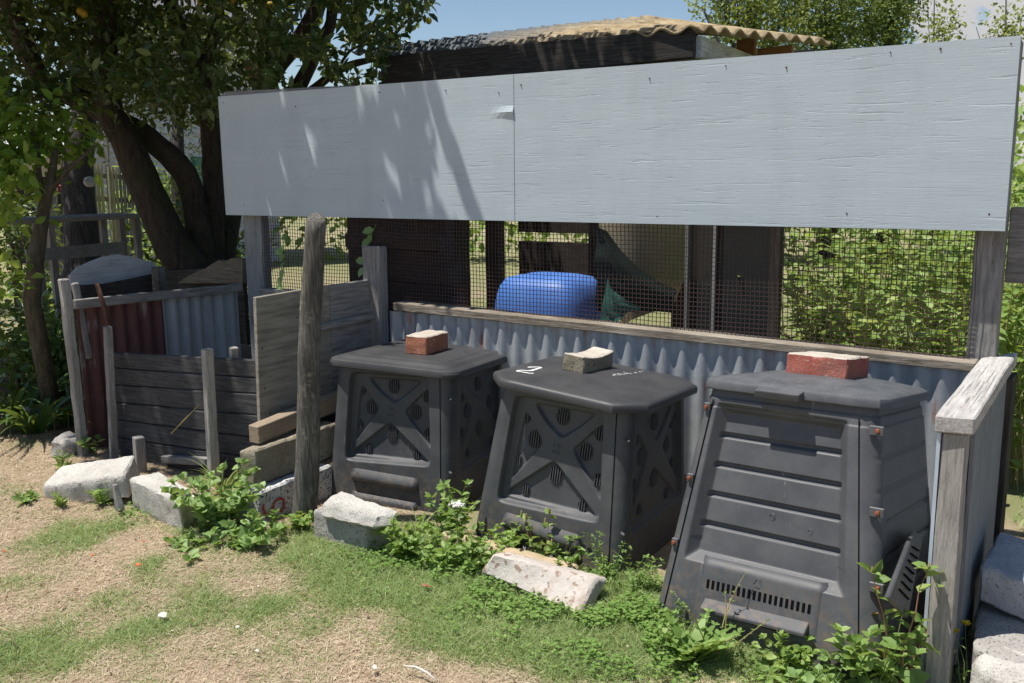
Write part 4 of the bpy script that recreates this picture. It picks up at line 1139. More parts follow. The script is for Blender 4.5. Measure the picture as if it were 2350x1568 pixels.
a = on_y(*c0(985, 1330), -1.17); b = on_y(*c0(945, 1118), -1.17); mb.beam(a, b, .045, .03, up=(.3, 1, 0), w2=.018, h2=.02); tag(mb.build('wood_stub', WOODZ, bevel=.004, sub=.03, amp=.003), 'pointed grey stub of wood between the two white blocks', 'stub')
def c9(x, y): return ((700 + x / 2.936) * .94, (1134 + y / 2.936) * .94)
bl_, br_ = on_y(*c9(225, 385), -.955), on_y(*c9(612, 476), -.955); tl_, tr_ = on_y(*c9(248, 250), -.93), on_y(*c9(656, 346), -.93)
kl_, kr_ = on_z(*c9(400, 183), tl_.z + .018), on_z(*c9(822, 322), tr_.z + .012)
block('broken_block', [bl_, br_, br_ + (kr_ - tr_), bl_ + (kl_ - tl_)], [tl_, tr_, kr_, kl_], CONC, 'broken white block with a shadowed end, propped against the first vented bin', GB, sub=.014, amp=.006, bevel=.012)
q0 = on_y(*c9(186, 505), -.935); q1 = on_y(*c9(560, 560), -.93); q0.z = q1.z = -.01; hs_ = max(.03, bl_.z - .004)
block('support_block', [q0 + Vector((0, 0, -.04)), q1 + Vector((0, 0, -.04)), q1 + Vector((.03, .12, -.04)), q0 + Vector((.02, .14, -.04))], [q0 + Vector((0.0, .005, hs_ + .03)), q1 + Vector((0, .005, max(.02, br_.z + .004))), q1 + Vector((.03, .12, max(.02, br_.z + .004))), q0 + Vector((.02, .14, hs_ + .03))], CONCD, 'dark block lying under the broken white block', GB)
sl = [on_z(*c9(*p), z) for p, z in (((1378, 770), .025), ((2085, 1085), .01), ((2215, 822), .085), ((1480, 632), .105))]
n_ = (sl[1] - sl[0]).cross(sl[3] - sl[0]).normalized()
block('pink_slab', [p - n_ * .07 + Vector((0, 0, -.01)) for p in sl], sl, rough_mat('pinkish_concrete', (.43, .385, .345, 1), (.57, .53, .49, 1), 14, .7, 80, .95, (.3, .22, .17, 1), 30, .6, (.33, .25, .2, 1)), 'pinkish flecked slab leaning in the weeds before the bin marked 2', GB, sub=.02, amp=.004)
ed = [on_z(*p, .02) for p in ((1010, 1240), (1310, 1330))]
block('buried_kerb', [ed[0] + Vector((0, 0, -.06)), ed[1] + Vector((0, 0, -.06)), ed[1] + Vector((.0, .06, -.06)), ed[0] + Vector((0, .06, -.06))], [ed[0] + Vector((0, 0, .03)), ed[1] + Vector((0, 0, .03)), ed[1] + Vector((0, .06, .03)), ed[0] + Vector((0, .06, .03))], rough_mat('ochre_concrete', (.36, .27, .16, 1), (.5, .41, .29, 1), 9, .7, 80), 'low ochre kerb stone almost buried in weeds between slab and bins', GB)
RX = [(.075, -.30), (.062, -.60), (.22, -.62), (.26, -.28)]
def c8b(x, y, z): return on_z(*c8(x, y), z)
a, b = c8b(2205, 380, .25), c8b(2100, 580, .25); e = Vector((.22, -.05, -.015))
block('blue_white_block', [a + Vector((.01, 0, -.13)), b + Vector((.0, 0, -.10)), b + e + Vector((0, 0, -.13)), a + e + Vector((0, 0, -.13))], [a, b, b + e, a + e], CONCG, 'pale speckled block tilted on top of the pile right of the side fence', GB)
a, b = Vector((.055, -.43, .125)), Vector((.085, -.80, .115)); e = Vector((.25, -.05, .0))
block('mottled_block', [a + Vector((0, 0, -.14)), b + Vector((0, 0, -.14)), b + e + Vector((0, 0, -.14)), a + e + Vector((0, 0, -.14))], [a, b, b + e, a + e], CONCD, 'dark mottled concrete block in the middle of the pile right of the side fence', GB)
a, b = on_z(*c8(2090, 1040), .115), on_z(*c8(2052, 1130), .10); e = Vector((.22, -.07, .01))
block('front_white_block', [b + Vector((-.005, -.02, -.13)), b + e + Vector((0, 0, -.13)), a + e + Vector((0, .03, -.13)), a + Vector((0, .03, -.13))], [b, b + e, a + e + Vector((0, .06, 0)), a + Vector((.0, .06, 0))], CONC, 'sunlit white block with a rounded corner, nearest block right of the side fence', GB, bevel=.02, amp=.006)
kb = [on_z(0, 990, 0), on_z(90, 962, 0), on_z(170, 940, 0)]; kx = kb[0] + (kb[0] - kb[2]) * .8
mb = MB(); pts = [kx, kb[0], kb[1], kb[2]]
for a, b in ((kx, kb[0] + (kb[2] - kb[0]) * .18), (kb[0] + (kb[2] - kb[0]) * .2, kb[2])):
    mb = MB(); mb.beam(a + Vector((0, .05, .03)), b + Vector((0, .05, .03)), .09, .11)
    o = mb.build('kerb_stone', CONCT, bevel=.012, sub=.03, amp=.008, nsc=16); o.data.polygons.foreach_set('use_smooth', [True] * len(o.data.polygons))
    tag(o, 'rough kerb stone edging the flower bed, ' + ('running out of frame at left' if a is kx else 'nearest the grey left bay post'), 'kerb stone', 'kerb stones of the left flower bed')
a = on_z(150, 1025, .03)
block('grey_stone', [a + Vector((-.06, -.05, -.07)), a + Vector((.07, -.05, -.07)), a + Vector((.07, .08, -.07)), a + Vector((-.06, .08, -.07))], [a + Vector((-.05, -.04, .05)), a + Vector((.07, -.05, .045)), a + Vector((.08, .07, .05)), a + Vector((-.06, .07, .06))], CONCD, 'weathered grey stone against the foot of the left bay corner post', None, bevel=.015, amp=.009, cat='stone')

# ------------------------------------------------------------------ weeds
def heads(c, r, mat, parent, name, n=14, petal=.011):
    mb = MB()
    mb.blob(c, r * .35, 8, 5, .1)
    P = np.repeat(np.array([tuple(c)]), n, 0); t = np.linspace(0, 2 * math.pi, n, endpoint=False)
    D = np.stack([np.cos(t), np.sin(t), rng.uniform(.1, .5, n)], 1)
    v, q, tr = leaf_arrays(P, D, r, petal, .1, .1, np.tile([0, 0, 1.0], (n, 1)))
    b = len(mb.v); mb.v += [tuple(x) for x in v]; mb.f += [tuple(int(i) + b for i in f) for f in q] + [tuple(int(i) + b for i in f) for f in tr]; mb.mi += [0] * (len(q) + len(tr))
    return mb.build(name, mat, parent)
def weed(label, base, stems, h, L, W, per, mat=LF_WEED, stem=STEMM, spread=.35, cat='weed', group='weeds along the bins', name='leafy_weed', up=.35, seed=None, flower=None, lean=(0, 0), curl=.25):
    base = Vector(base); th = thing(name, base, label, cat, group)
    paths, LP, LD, LL = [], [], [], []; tips = []
    for s in range(stems):
        a = random.uniform(0, 6.28); sp = spread * random.uniform(.2, 1); hh = h * random.uniform(.6, 1.05)
        d = Vector((math.cos(a) * sp + lean[0], math.sin(a) * sp + lean[1], 1)); p = base + Vector((math.cos(a), math.sin(a), 0)) * random.uniform(0, .3) * h * .3 + Vector((0, 0, -.02)); pts = [p]
        for k in range(6):
            d = d + Vector((random.gauss(0, .10), random.gauss(0, .10), -.03)); p = p + d.normalized() * hh / 6; pts.append(p)
        r = max(.0009, .010 * h); paths.append((pts, [r * (1 - .12 * k) for k in range(7)])); tips.append(pts[-1])
        for k in range(per):
            f = (k + .6) / per; i = min(5, int(f * 6)); q = pts[i].lerp(pts[i + 1], f * 6 - i)
            for side_ in range(random.choice((1, 2, 2))):
                t = random.uniform(0, 6.28)
                LP.append(q); LD.append((math.cos(t), math.sin(t), random.gauss(up, .3))); LL.append(random.uniform(.6, 1.1) * (1.1 - .45 * f))
        for _ in range(4):
            t = random.uniform(0, 6.28); LP.append(pts[-1]); LD.append((math.cos(t), math.sin(t), random.uniform(.3, 1.2))); LL.append(random.uniform(.35, .65))
    v, q, t = tubes_np(paths, 5); mesh_np('stems', [(v, q, t, 0)], stem, th)
    LL = np.array(LL)
    v, q, t = leaf_arrays(np.array([tuple(p) for p in LP]), np.array(LD), L * LL, W * LL, .18, curl); mesh_np('leaves', [(v, q, t, 0)], mat, th)
    if seed:
        for tp in tips:
            mb = MB(); mb.blob(tp + Vector((0, 0, seed * 1.2)), (seed * .45, seed * .45, seed * 1.5), 8, 8, .45, 30); mb.build('seed_head', SEEDM, th)
    if flower:
        mat_f, r, nf = flower
        for tp in tips[:nf]: heads(tp + Vector((0, 0, .006)), r, mat_f, th, 'flower')
    return th
def gz(px, py, z=0.0): return on_z(px, py, z)
weed('dense clump of heart-leaved bindweed climbing over the white blocks', gz(505, 1200), 22, .27, .062, .052, 7, LF_BIND, spread=.9, name='bindweed_clump', cat='vine')
weed('low heart-leaved bindweed sprawling on the lawn below the clump', gz(560, 1250), 10, .12, .062, .056, 5, LF_BIND, spread=2.2, name='bindweed_clump', cat='vine', up=.5)
weed('trailing bindweed runner with pale leaves crossing the dry grass', gz(430, 1265), 7, .12, .055, .04, 4, LF_BIND, spread=4, name='bindweed_clump', cat='vine', up=.5)
weed('pale heart-shaped seedling by the foot of the left bay post', gz(205, 1040), 3, .12, .085, .06, 2, LF_BIND, spread=.7, name='bindweed_clump', cat='vine')
weed('narrow-leaved bright weed left of the white leaning slab', gz(150, 1075), 4, .10, .055, .014, 8, LF_WEED, name='spiky_weed', up=.9)
weed('narrow-leaved weed growing in front of the white leaning slab', gz(232, 1150), 4, .10, .05, .012, 9, LF_WEED, name='spiky_weed', up=.9)
weed('small spiky weed at the left tip of the white leaning slab', gz(140, 1155), 5, .07, .04, .010, 8, LF_WEED, name='spiky_weed', up=.7, spread=.8)
weed('flat pale-leaved weed on the lawn at far left', gz(60, 1145), 5, .05, .07, .03, 4, LF_BIND, spread=2.5, name='spiky_weed', up=.4)
weed('low weed with rounded leaves beside the red curl block', gz(640, 1215), 5, .10, .045, .03, 5, LF_WEED, spread=.9)
weed('leafy weeds sprouting at the foot of the round stake', gz(690, 1200), 6, .08, .04, .03, 5, LF_BEAN, spread=1.2)
weed('tall ovate-leaved weed beside the broken white block', gz(1030, 1238), 12, .23, .058, .034, 7, LF_WEED, spread=.45)
weed('bushy pale weed right of the broken white block', gz(930, 1262), 16, .15, .048, .032, 6, LF_BEAN, spread=.9)
weed('broad clump of mixed weeds between the two front slabs', gz(1000, 1290), 24, .14, .042, .026, 6, LF_WEED, spread=1.3)
weed('dense weed patch left of the pinkish slab', gz(1075, 1300), 20, .14, .045, .028, 6, LF_WEED, spread=1.1)
weed('weed with straw-coloured seed heads in front of the bin marked 2', gz(1235, 1290), 5, .20, .040, .030, 6, LF_BEAN, STEMR, spread=.5, seed=.009)
weed('short weeds behind the top edge of the pinkish slab', gz(1160, 1275), 16, .14, .042, .03, 5, LF_BEAN, spread=.8)
weed('fine-leaved weed at the right end of the pinkish slab', gz(1400, 1330), 12, .18, .032, .010, 9, LF_WEED, spread=.5)
weed('feathery weed between the bin marked 2 and the slatted bin', gz(1445, 1365), 14, .16, .028, .010, 9, LF_WEED, spread=.7)
weed('reddish-stemmed weed leaning over the pinkish slab', gz(1290, 1305), 10, .13, .040, .026, 5, LF_WEED, STEMR, spread=.9)
weed('tall red-stemmed weed with broad leaves beside the right fence post', gz(2055, 1560), 3, .36, .072, .048, 7, LF_WEED, STEMR, spread=.22, seed=.007)
weed('bright leafy weed in front of the slatted bin corner', gz(2000, 1575), 12, .22, .058, .040, 6, LF_WEED, spread=.6)
weed('low dark weed under the hatch of the slatted bin', gz(1800, 1535), 12, .13, .046, .030, 5, LF_BEAN, STEMR, spread=.9)
weed('small broad-leaved weed at the lower right below the slatted bin', gz(1900, 1580), 9, .11, .05, .04, 5, LF_BIND, spread=1.2)
weed('wiry weed with tiny leaves across the slatted bin hatch', gz(1640, 1500), 5, .26, .016, .008, 10, LF_WEED, STEMY, spread=.8, lean=(.35, 0))
weed('spray of small weeds at the left foot of the slatted bin', gz(1510, 1440), 20, .11, .026, .013, 7, LF_CLOVER, spread=1.2)
weed('yellow-flowered hawkbit between slatted bin and fence post', gz(2045, 1545), 2, .24, .03, .012, 2, LF_WEED, spread=.12, flower=(YELLOW, .013, 2), name='yellow_hawkbit', cat='flower')
weed('yellow-flowered hawkbit growing right of the fence post', gz(2215, 1566), 3, .16, .03, .010, 2, LF_WEED, spread=.15, flower=(YELLOW, .014, 2), name='yellow_hawkbit', cat='flower')
wc = weed('white umbrella flower standing beside the tall ovate-leaved weed', gz(1050, 1262), 1, .17, .03, .012, 4, LF_WEED, spread=.05, name='white_umbel', cat='flower')
c = on_z(1048, 1158, .0); ctr = on_y(1048, 1158, -.93)
mb = MB()
for k in range(46):
    a, r = random.uniform(0, 6.28), .026 * math.sqrt(random.random()); mb.blob(ctr + Vector((r * math.cos(a), r * math.sin(a), random.gauss(0, .003))), .0042, 6, 4, .2, 20)
mb.build('umbel', WHITEP, wc)
mb = MB()
for k in range(9):
    a = k * .7; mb.tube([ctr + Vector((0, .0, -.05)), ctr + Vector((.02 * math.cos(a), .02 * math.sin(a), -.004))], .0008, 4)
mb.tube([gz(1052, 1262), ctr + Vector((0, 0, -.05))], .0016, 5); mb.build('umbel_stalk', STEMM, wc)
# thistle-like rosette with long toothed leaves
def rosette(label, base, n, L, W, mat, name, cat, upmin=.3, upmax=1.6, group=None, droop=.5):
    th = thing(name, base, label, cat, group); P, D = [], []
    for k in range(n):
        a = k * 2.4 + random.gauss(0, .15); u = random.uniform(upmin, upmax); P.append(tuple(Vector(base) + Vector((math.cos(a), math.sin(a), 0)) * .008)); D.append((math.cos(a), math.sin(a), u))
    P, D = np.array(P), np.array(D); LL = L * rng.uniform(.6, 1.1, n)
    parts = []
    v, q, t = blade_arrays(P, D, LL, W, droop, 6); parts.append((v, q, t, 0))
    # lobes along both edges
    LP, LD, Ls = [], [], []
    for i in range(n):
        for f in np.linspace(.35, .9, 3):
            Dn = D[i] / np.linalg.norm(D[i]); H = np.array([Dn[0], Dn[1], 0]); H /= np.linalg.norm(H) + 1e-6
            c = P[i] + Dn * LL[i] * f + (H * .45 - np.array([0, 0, .55])) * LL[i] * droop * f * f; s = np.cross(Dn, [0, 0, 1.0]); s /= np.linalg.norm(s)
            for sg in (-1, 1): LP.append(c); LD.append(s * sg + Dn * .6); Ls.append(W * .52 * (1.1 - .5 * f))
    Ls = np.array(Ls); v, q, t = leaf_arrays(np.array(LP), np.array(LD), Ls * 1.2, Ls * .8, .1, .1, np.tile([0, 0, 1.0], (len(LP), 1))); parts.append((v, q, t, 0))
    mesh_np('leaves', parts, mat, th); return th
rosette('bright green toothed rosette weed left of the slatted bin hatch', gz(1585, 1515), 20, .17, .046, LF_WEED, 'rosette_weed', 'weed', .7, 2.6)
rosette('small flat rosette weed in the lawn below the slatted bin', gz(1760, 1545), 12, .07, .02, LF_WEED, 'rosette_weed', 'weed', .2, .8)
def tuft(label, base, n, L, W, spread, mat=GRASSM, name='grass_tuft', cat='grass tuft', droop=.8):
    th = thing(name, base, label, cat)
    a = rng.uniform(0, 6.28, n); r = rng.uniform(0, 1, n) * .03
    P = np.array(tuple(base)) + np.stack([np.cos(a) * r, np.sin(a) * r, np.full(n, -.01)], 1)
    D = np.stack([np.cos(a) * spread * rng.uniform(.1, 1, n), np.sin(a) * spread * rng.uniform(.1, 1, n), np.ones(n)], 1)
    v, q, t = blade_arrays(P, D, L * rng.uniform(.5, 1.1, n), W, droop, 6); mesh_np('blades', [(v, q, t, 0)], mat, th); return th
tuft('tall grass tuft arching in front of the square stake', gz(510, 1130), 34, .30, .007, .55)
tuft('short grass tuft beside the broken white block', gz(960, 1215), 14, .15, .006, .5)

# ------------------------------------------------------------------ lawn: every blade is a blade (stuff)
def in_view(x, y, mar=60):
    d = Vector((x, y, 0.03)) - CAM; f = d.dot(FW)
    if f < .5: return False
    px = 1175 + 2132.2 * d.dot(RT) / f; py = 784 - 2132.2 * d.dot(UP) / f
    return -mar < px < 2350 + mar and py < 1568 + mar * 1.5
gp, gd, gl, gw, sp_, sd_, sl_, sw_ = [], [], [], [], [], [], [], []
n_try = 0
while len(gp) + len(sp_) < 185000 and n_try < 700000:
    n_try += 1
    x, y = random.uniform(-5.2, .9), random.uniform(-2.15, -.25)
    if not in_view(x, y): continue
    if -2.55 < x < -.05 and y > -.55: continue
    g = green(x, y); z = gh(x, y); a = random.uniform(0, 6.28)
    clump = fbm((x * 9, y * 9, 1.7), 2)
    if random.random() < .12 + .88 * smooth01(g * 1.15 + .3 * clump):
        if random.random() > .35 + g * .8: continue
        gp.append((x, y, z - .004)); t = random.uniform(.2, 1.3); gd.append((math.cos(a) * t, math.sin(a) * t, 1)); gl.append(random.uniform(.012, .03) * (0.7 + g * 1.25 + .6 * max(0, clump))); gw.append(random.uniform(.0016, .0032))
    elif random.random() < .45 + .5 * smooth01(.5 + 1.2 * fbm((x * 5, y * 5, 8), 2)):
        sp_.append((x, y, z + random.uniform(-.003, .006))); t = random.uniform(.8, 5); sd_.append((math.cos(a) * t, math.sin(a) * t, 1)); sl_.append(random.uniform(.008, .030)); sw_.append(random.uniform(.0011, .0023))
# coarser lawn seen beside and behind the fence
for (x0, x1, y0, y1, n) in ((.05, 2.0, -.25, 5.0, 9000), (-5.5, -.2, 1.2, 6.5, 9000)):
    for _ in range(n):
        x, y = random.uniform(x0, x1), random.uniform(y0, y1); a = random.uniform(0, 6.28)
        gp.append((x, y, gh(x, y) - .004)); t = random.uniform(.2, 1.0); gd.append((math.cos(a) * t, math.sin(a) * t, 1)); gl.append(random.uniform(.03, .07)); gw.append(random.uniform(.004, .009))
v, q, t = blade_arrays(np.array(gp), np.array(gd), np.array(gl), np.array(gw), .6, 2)
o = mesh_np('green_grass', [(v, q, t, 0)], GRASSM); tag(o, 'patchy short green lawn grass in front of and behind the fence', 'grass', kind='stuff')
v, q, t = blade_arrays(np.array(sp_), np.array(sd_), np.array(sl_), np.array(sw_), .4, 2)
o = mesh_np('dry_grass', [(v, q, t, 0)], STRAWM); tag(o, 'dry straw-coloured dead grass thatch lying over the lawn', 'dry grass', kind='stuff')
CL = [(880, 1270, .16, 900), (1000, 1320, .2, 1700), (1120, 1370, .2, 1800), (1250, 1420, .2, 2200), (1420, 1430, .2, 2600), (1480, 1380, .16, 1700), (1540, 1490, .16, 1600), (1380, 1500, .16, 1300), (1650, 1540, .18, 1000), (1850, 1555, .2, 900), (1100, 1250, .2, 900), (2080, 1550, .15, 800), (300, 1175, .12, 400)]
cp, cd, cl = [], [], []
for a, b, r, n in CL:
    c = gz(a, b)
    for _ in range(int(n * .42)):
        x, y = c.x + random.gauss(0, r * .6), c.y + random.gauss(0, r * .45)
        if fbm((x * 6, y * 6, 5), 2) < -.05: continue
        z = gh(x, y) + random.uniform(.002, .04); t0 = random.uniform(0, 6.28); s = random.uniform(.004, .010)
        for k in range(3):
            t = t0 + k * 2.09; cp.append((x, y, z)); cd.append((math.cos(t), math.sin(t), random.uniform(.1, .5))); cl.append(s)
v, q, t = leaf_arrays(np.array(cp), np.array(cd), np.array(cl), np.array(cl) * .95, .12, .1, np.tile([0, 0, 1.0], (len(cp), 1)))
o = mesh_np('clover', [(v, q, t, 0)], LF_CLOVER); tag(o, 'clover ground cover thick around the front slabs', 'clover', kind='stuff')
# leaf litter and twigs trodden into the thatch
lp, ld, ll, tw_ = [], [], [], MB()
for _ in range(2600):
    x, y = random.uniform(-5.0, .5), random.uniform(-2.1, -.55)
    if not in_view(x, y) or (-2.5 < x < -.05 and y > -.6): continue
    z = gh(x, y); a = random.uniform(0, 6.28)
    if random.random() < .8: lp.append((x, y, z + random.uniform(.001, .010))); ld.append((math.cos(a), math.sin(a), random.gauss(.05, .25))); ll.append(random.uniform(.006, .02))
    else:
        L = random.uniform(.012, .05); p = Vector((x, y, z + .006)); tw_.tube([p, p + Vector((math.cos(a) * L * .5, math.sin(a) * L * .5, random.uniform(0, .006))), p + Vector((math.cos(a + .3) * L, math.sin(a + .3) * L, 0))], [.0011, .001, .0006], 4, cap=False)
v, q, t = leaf_arrays(np.array(lp), np.array(ld), np.array(ll), np.array(ll) * .5, .2, .5, np.tile([0, 0, 1.0], (len(lp), 1)))
o = mesh_np('leaf_litter', [(v, q, t, 0), (np.array([tuple(x) for x in tw_.v]), np.array(tw_.f), np.zeros((0, 3), int), 1)], [leaf_mat('litter', (.12, .07, .04, 1), (.3, .2, .12, 1), (.6, .52, .4, 1), .1, .9, .1), plain('twig', (.2, .14, .09, 1), .9)])
tag(o, 'brown leaf litter and little twigs strewn over the dry lawn', 'leaf litter', kind='stuff')
# things lying on the lawn
def flake(px, py, s, mat, label, cat, name, group=None):
    b = gz(px, py) + Vector((0, 0, .008)); mb = MB(); n = 9; a0 = random.uniform(0, 6.28); nu, r = 5, []
    for i in range(n):
        a = 2 * math.pi * i / n; rr = s * random.uniform(.6, 1.0); r.append(b + Vector((math.cos(a) * rr, math.sin(a) * rr * .7, random.uniform(0, s * .5))))
    mb.add([b + Vector((0, 0, s * .35))] + r + [p - Vector((0, 0, .002)) for p in r], [(0, i + 1, (i + 1) % n + 1) for i in range(n)] + [(i + 1, i + 1 + n, (i + 1) % n + 1 + n, (i + 1) % n + 1) for i in range(n)])
    return tag(mb.build(name, mat), label, cat, group)
flake(978, 1352, .020, DEADLEAF, 'curled brown dead leaf lying in the green grass below the weeds', 'dead leaf', 'dead_leaf')
flake(318, 1303, .013, ORANGEP, 'orange leaf scrap on dry grass below the white blocks', 'leaf', 'orange_leaf')
for i, (a, b) in enumerate(((213, 1280), (330, 1248), (395, 1240), (10, 1270))):
    flake(a, b, .009, ORANGEP, ('orange petal scrap nearest the white leaning slab', 'orange petal scrap at the tip of the bindweed runner', 'orange petal scrap right of the bindweed runner', 'orange petal scrap at the left edge of the lawn')[i], 'petal', 'orange_petal', 'orange petal scraps on the lawn')
for i, (a, b, s) in enumerate(((375, 1420, .020), (545, 1445, .010), (590, 1500, .009), (860, 1540, .012), (860, 1535, .006), (905, 1555, .006), (635, 1500, .008))[:5]):
    flake(a, b, s, BONE, ('long pale chip of debris at the edge of the left grass tuft', 'small pale chip right of the left grass tuft', 'pale chip on the bare dry patch', 'pale chip beside the thin plastic strip', 'tiny white chip beside the thin plastic strip')[i], 'chip', 'pale_chip', 'pale chips scattered on the lawn')
mb = MB(); pts = [gz(*p) + Vector((0, 0, z)) for p, z in (((928, 1538), .012), ((955, 1545), .018), ((980, 1556), .016), ((1003, 1570), .008))]
mb.tube(pts, [.0025, .0035, .0035, .002], 6); tag(mb.build('plastic_strip', BONE, smooth=True), 'thin curved white plastic strip on the dry grass at bottom centre', 'plastic strip')
mb = MB(); pts = [gz(-40, 1480) + Vector((0, 0, .03)), gz(5, 1478) + Vector((0, 0, .05)), gz(30, 1490) + Vector((0, 0, .05)), gz(42, 1520) + Vector((0, 0, .035)), gz(35, 1560) + Vector((0, 0, .02)), gz(0, 1610) + Vector((0, 0, .005))]
out = [];
for i, p in enumerate(pts): out += [p + Vector((-.006, .004, 0)), p + Vector((.006, -.004, .004))]
mb.grid(out, 2, len(pts)); tag(mb.build('dry_strap_leaf', plain('dry_leaf', (.45, .33, .2, 1), .8), smooth=True), 'dry brown strap leaf curling over the grass in the lower left corner', 'dry leaf')

# ------------------------------------------------------------------ fruit tree over the left side
def limb(pts, r0, r1, depth=None):
    P = [at_depth(p[0], p[1], p[2] if len(p) > 2 else depth) for p in pts]
    Q = []
    for i in range(len(P) - 1):
        a = P[max(i - 1, 0)]; b, c = P[i], P[i + 1]; d = P[min(i + 2, len(P) - 1)]
        for k in range(4):
            t = k / 4; Q.append(0.5 * ((2 * b) + (c - a) * t + (2 * a - 5 * b + 4 * c - d) * t * t + (3 * b - a - 3 * c + d) * t ** 3))
    Q.append(P[-1]); n = len(Q)
    return Q, [r0 + (r1 - r0) * i / (n - 1) for i in range(n)]
tb = at_depth(455, 600, 6.2); tb.z = 0
tree = thing('fruit_tree', tb, 'big old fruit tree with several leaning brown trunks and yellow fruit behind the left bays', 'tree')
LIMBS = [([(470, 760, 6.2), (450, 640, 6.2), (395, 560, 6.15), (335, 430, 6.1), (292, 330, 6.05), (256, 262, 6.0), (243, 150, 6.0), (243, 36, 5.9), (255, -120, 5.8)], .135, .06),
         ([(480, 700, 6.3), (455, 520, 6.3), (425, 400, 6.25), (340, 318, 6.2), (262, 275, 6.1), (195, 232, 6.0), (112, 196, 5.9), (68, 130, 5.8), (30, 40, 5.7), (5, -60, 5.6)], .085, .05),
         ([(490, 720, 6.4), (488, 590, 6.4), (490, 420, 6.4), (484, 300, 6.4), (468, 200, 6.4), (455, 150, 6.4), (430, 95, 6.3), (395, 20, 6.2), (380, -90, 6)], .085, .04),
         ([(470, 200, 6.4), (478, 120, 6.4), (495, 60, 6.4), (505, -40, 6.4)], .05, .03),
         ([(500, 640, 6.5), (540, 420, 6.7), (580, 280, 6.8), (606, 205, 6.8), (640, 142, 6.8), (688, 90, 6.8), (724, 28, 6.8), (742, -80, 6.7)], .095, .055),
         ([(596, 230, 6.8), (606, 150, 6.8), (608, 60, 6.8), (606, -80, 6.8)], .06, .045),
         ([(560, 330, 6.9), (640, 250, 6.9), (690, 190, 6.9), (735, 98, 6.9), (760, 50, 6.9), (766, -60, 6.9)], .07, .035),
         ([(650, 245, 6.9), (700, 220, 6.9), (736, 192, 6.9), (770, 165, 6.9), (812, 147, 6.9), (850, 138, 6.9), (885, 132, 6.9)], .045, .016),
         ([(880, 150, 6.9), (888, 106, 6.9), (918, 64, 6.9), (952, 34, 6.9), (990, 5, 6.9)], .018, .006),
         ([(760, 190, 6.9), (800, 120, 6.9), (845, 101, 6.9), (880, 98, 6.9), (900, 84, 6.9)], .012, .006)]
mb = MB()
for pts, a, b in LIMBS:
    Q, r = limb(pts, a, b); mb.tube(Q, r, 14, amp=.17, sc=5.5)
mb.build('trunk', BARK, tree, smooth=True)
mb = MB(); c = at_depth(582, 165, 6.75); mb.tube([c + Vector((.02, 0, -.1)), c, c + Vector((-.03, -.02, .07))], [.05, .05, .045], 10, amp=.1)
o = mb.build('sawn_limb', wood('sawn_pale_wood', (.3, .22, .13, 1), (.42, .33, .2, 1), (.5, .42, .3, 1), 'z', .3), tree, smooth=True); o['label'] = 'pale sunlit sawn-off limb stub'
SH = Vector((SUN.x / SUN.z, SUN.y / SUN.z, 0))
def pix(p):
    d = Vector(p) - CAM; f = d.dot(FW)
    return (1175 + 2132.2 * d.dot(RT) / f, 784 - 2132.2 * d.dot(UP) / f, f) if f > .3 else (9999, -9999, f)
def crown_ok(p):
    px, py, f = pix(p)
    if 0 < f:
        edge = 1000 - (max(py, -40)) * .95 if py < 150 else 860
        edge += 30 * fbm((py * .02, 3, f), 2)
        if px > edge and py > -500: return False
        if py > -60:
            if px > 515 and py > 205: return False
            if px > 300 and py > 315 + 40 * fbm((px * .02, 5, 1), 2): return False
            if py > 225 + 60 * fbm((px * .012, 8, 2), 2) and px > 215: return random.random() < .75
            if py > 330: return False
            if 640 < px and fbm((px * .014, py * .014, 4.0), 2) > .02 + .25 * (py < 60): return False
    # what its shadow falls on
    g = (p.x + .264 * p.z, p.y + .222 * p.z)
    if p.y < 0.05:
        zb = p.z + p.y / .222
        if 1.0 < zb < 1.85:
            hx = p.x - p.y * 1.19; e_ = fbm((hx * 9 + zb * 2.4, zb * 3.0, 2), 2)
            return p.x - p.y * 1.19 < -2.05 - .29 * (zb - 1.12) + .13 * e_ and not (e_ > .27 and p.x - p.y * 1.19 > -3.2)
    lim = -.74 if g[0] < -2.85 else -.74 + .66 * min(1, (g[0] + 2.85) / .35)
    if g[1] < lim + .14 * fbm((g[0] * 3, g[1] * 3, 1), 2): return False
    if g[1] < 1.3 and g[0] > -2.28: return False
    if g[1] < .6 and fbm((g[0] * 4.5, g[1] * 4.5, p.z * .25), 2) > .22: return False     # gaps that let flecks of sun through
    return True
LP, LD, LL = [], [], []
def twig(c, n, spread, L):
    ax = Vector((random.gauss(0, 1), random.gauss(0, 1), random.gauss(0, .6))).normalized()
    for k in range(n):
        f = k / n; p = c + ax * (f - .5) * spread * 1.6 + Vector((random.gauss(0, 1), random.gauss(0, 1), random.gauss(0, 1))) * spread * .18
        if not crown_ok(p): continue
        LP.append(p); LD.append(tuple(ax * .5 + Vector((random.gauss(0, .7), random.gauss(0, .7), random.gauss(-.15, .6))))); LL.append(L * random.uniform(.65, 1.15))
cnt = 0
while len(LP) < 25000 and cnt < 30000:      # crown seen in the frame and just above it
    cnt += 1
    p = at_depth(random.uniform(-160, 1010), random.uniform(-260, 345), random.uniform(4.9, 8.0))
    if p.z < 1.7 or fbm((p.x * 1.5, p.y * 1.5, p.z * 1.5), 2) < -.10: continue
    twig(p, 9, .16, .075)
for _ in range(2600):                        # the part of the crown that hangs over the bays
    p = Vector((random.uniform(-7.5, -2.3), random.uniform(-1.7, .9), random.uniform(2.5, 4.6)))
    if pix(p)[1] > -30: continue
    twig(p, 9, .24, .135)
LP, LD, LL = np.array([tuple(p) for p in LP]), np.array(LD), np.array(LL)
v, q, t = leaf_arrays(LP, LD, LL, LL * .46, .15, .2)
mesh_np('crown', [(v, q, t, 0)], LF_LEMON, tree)
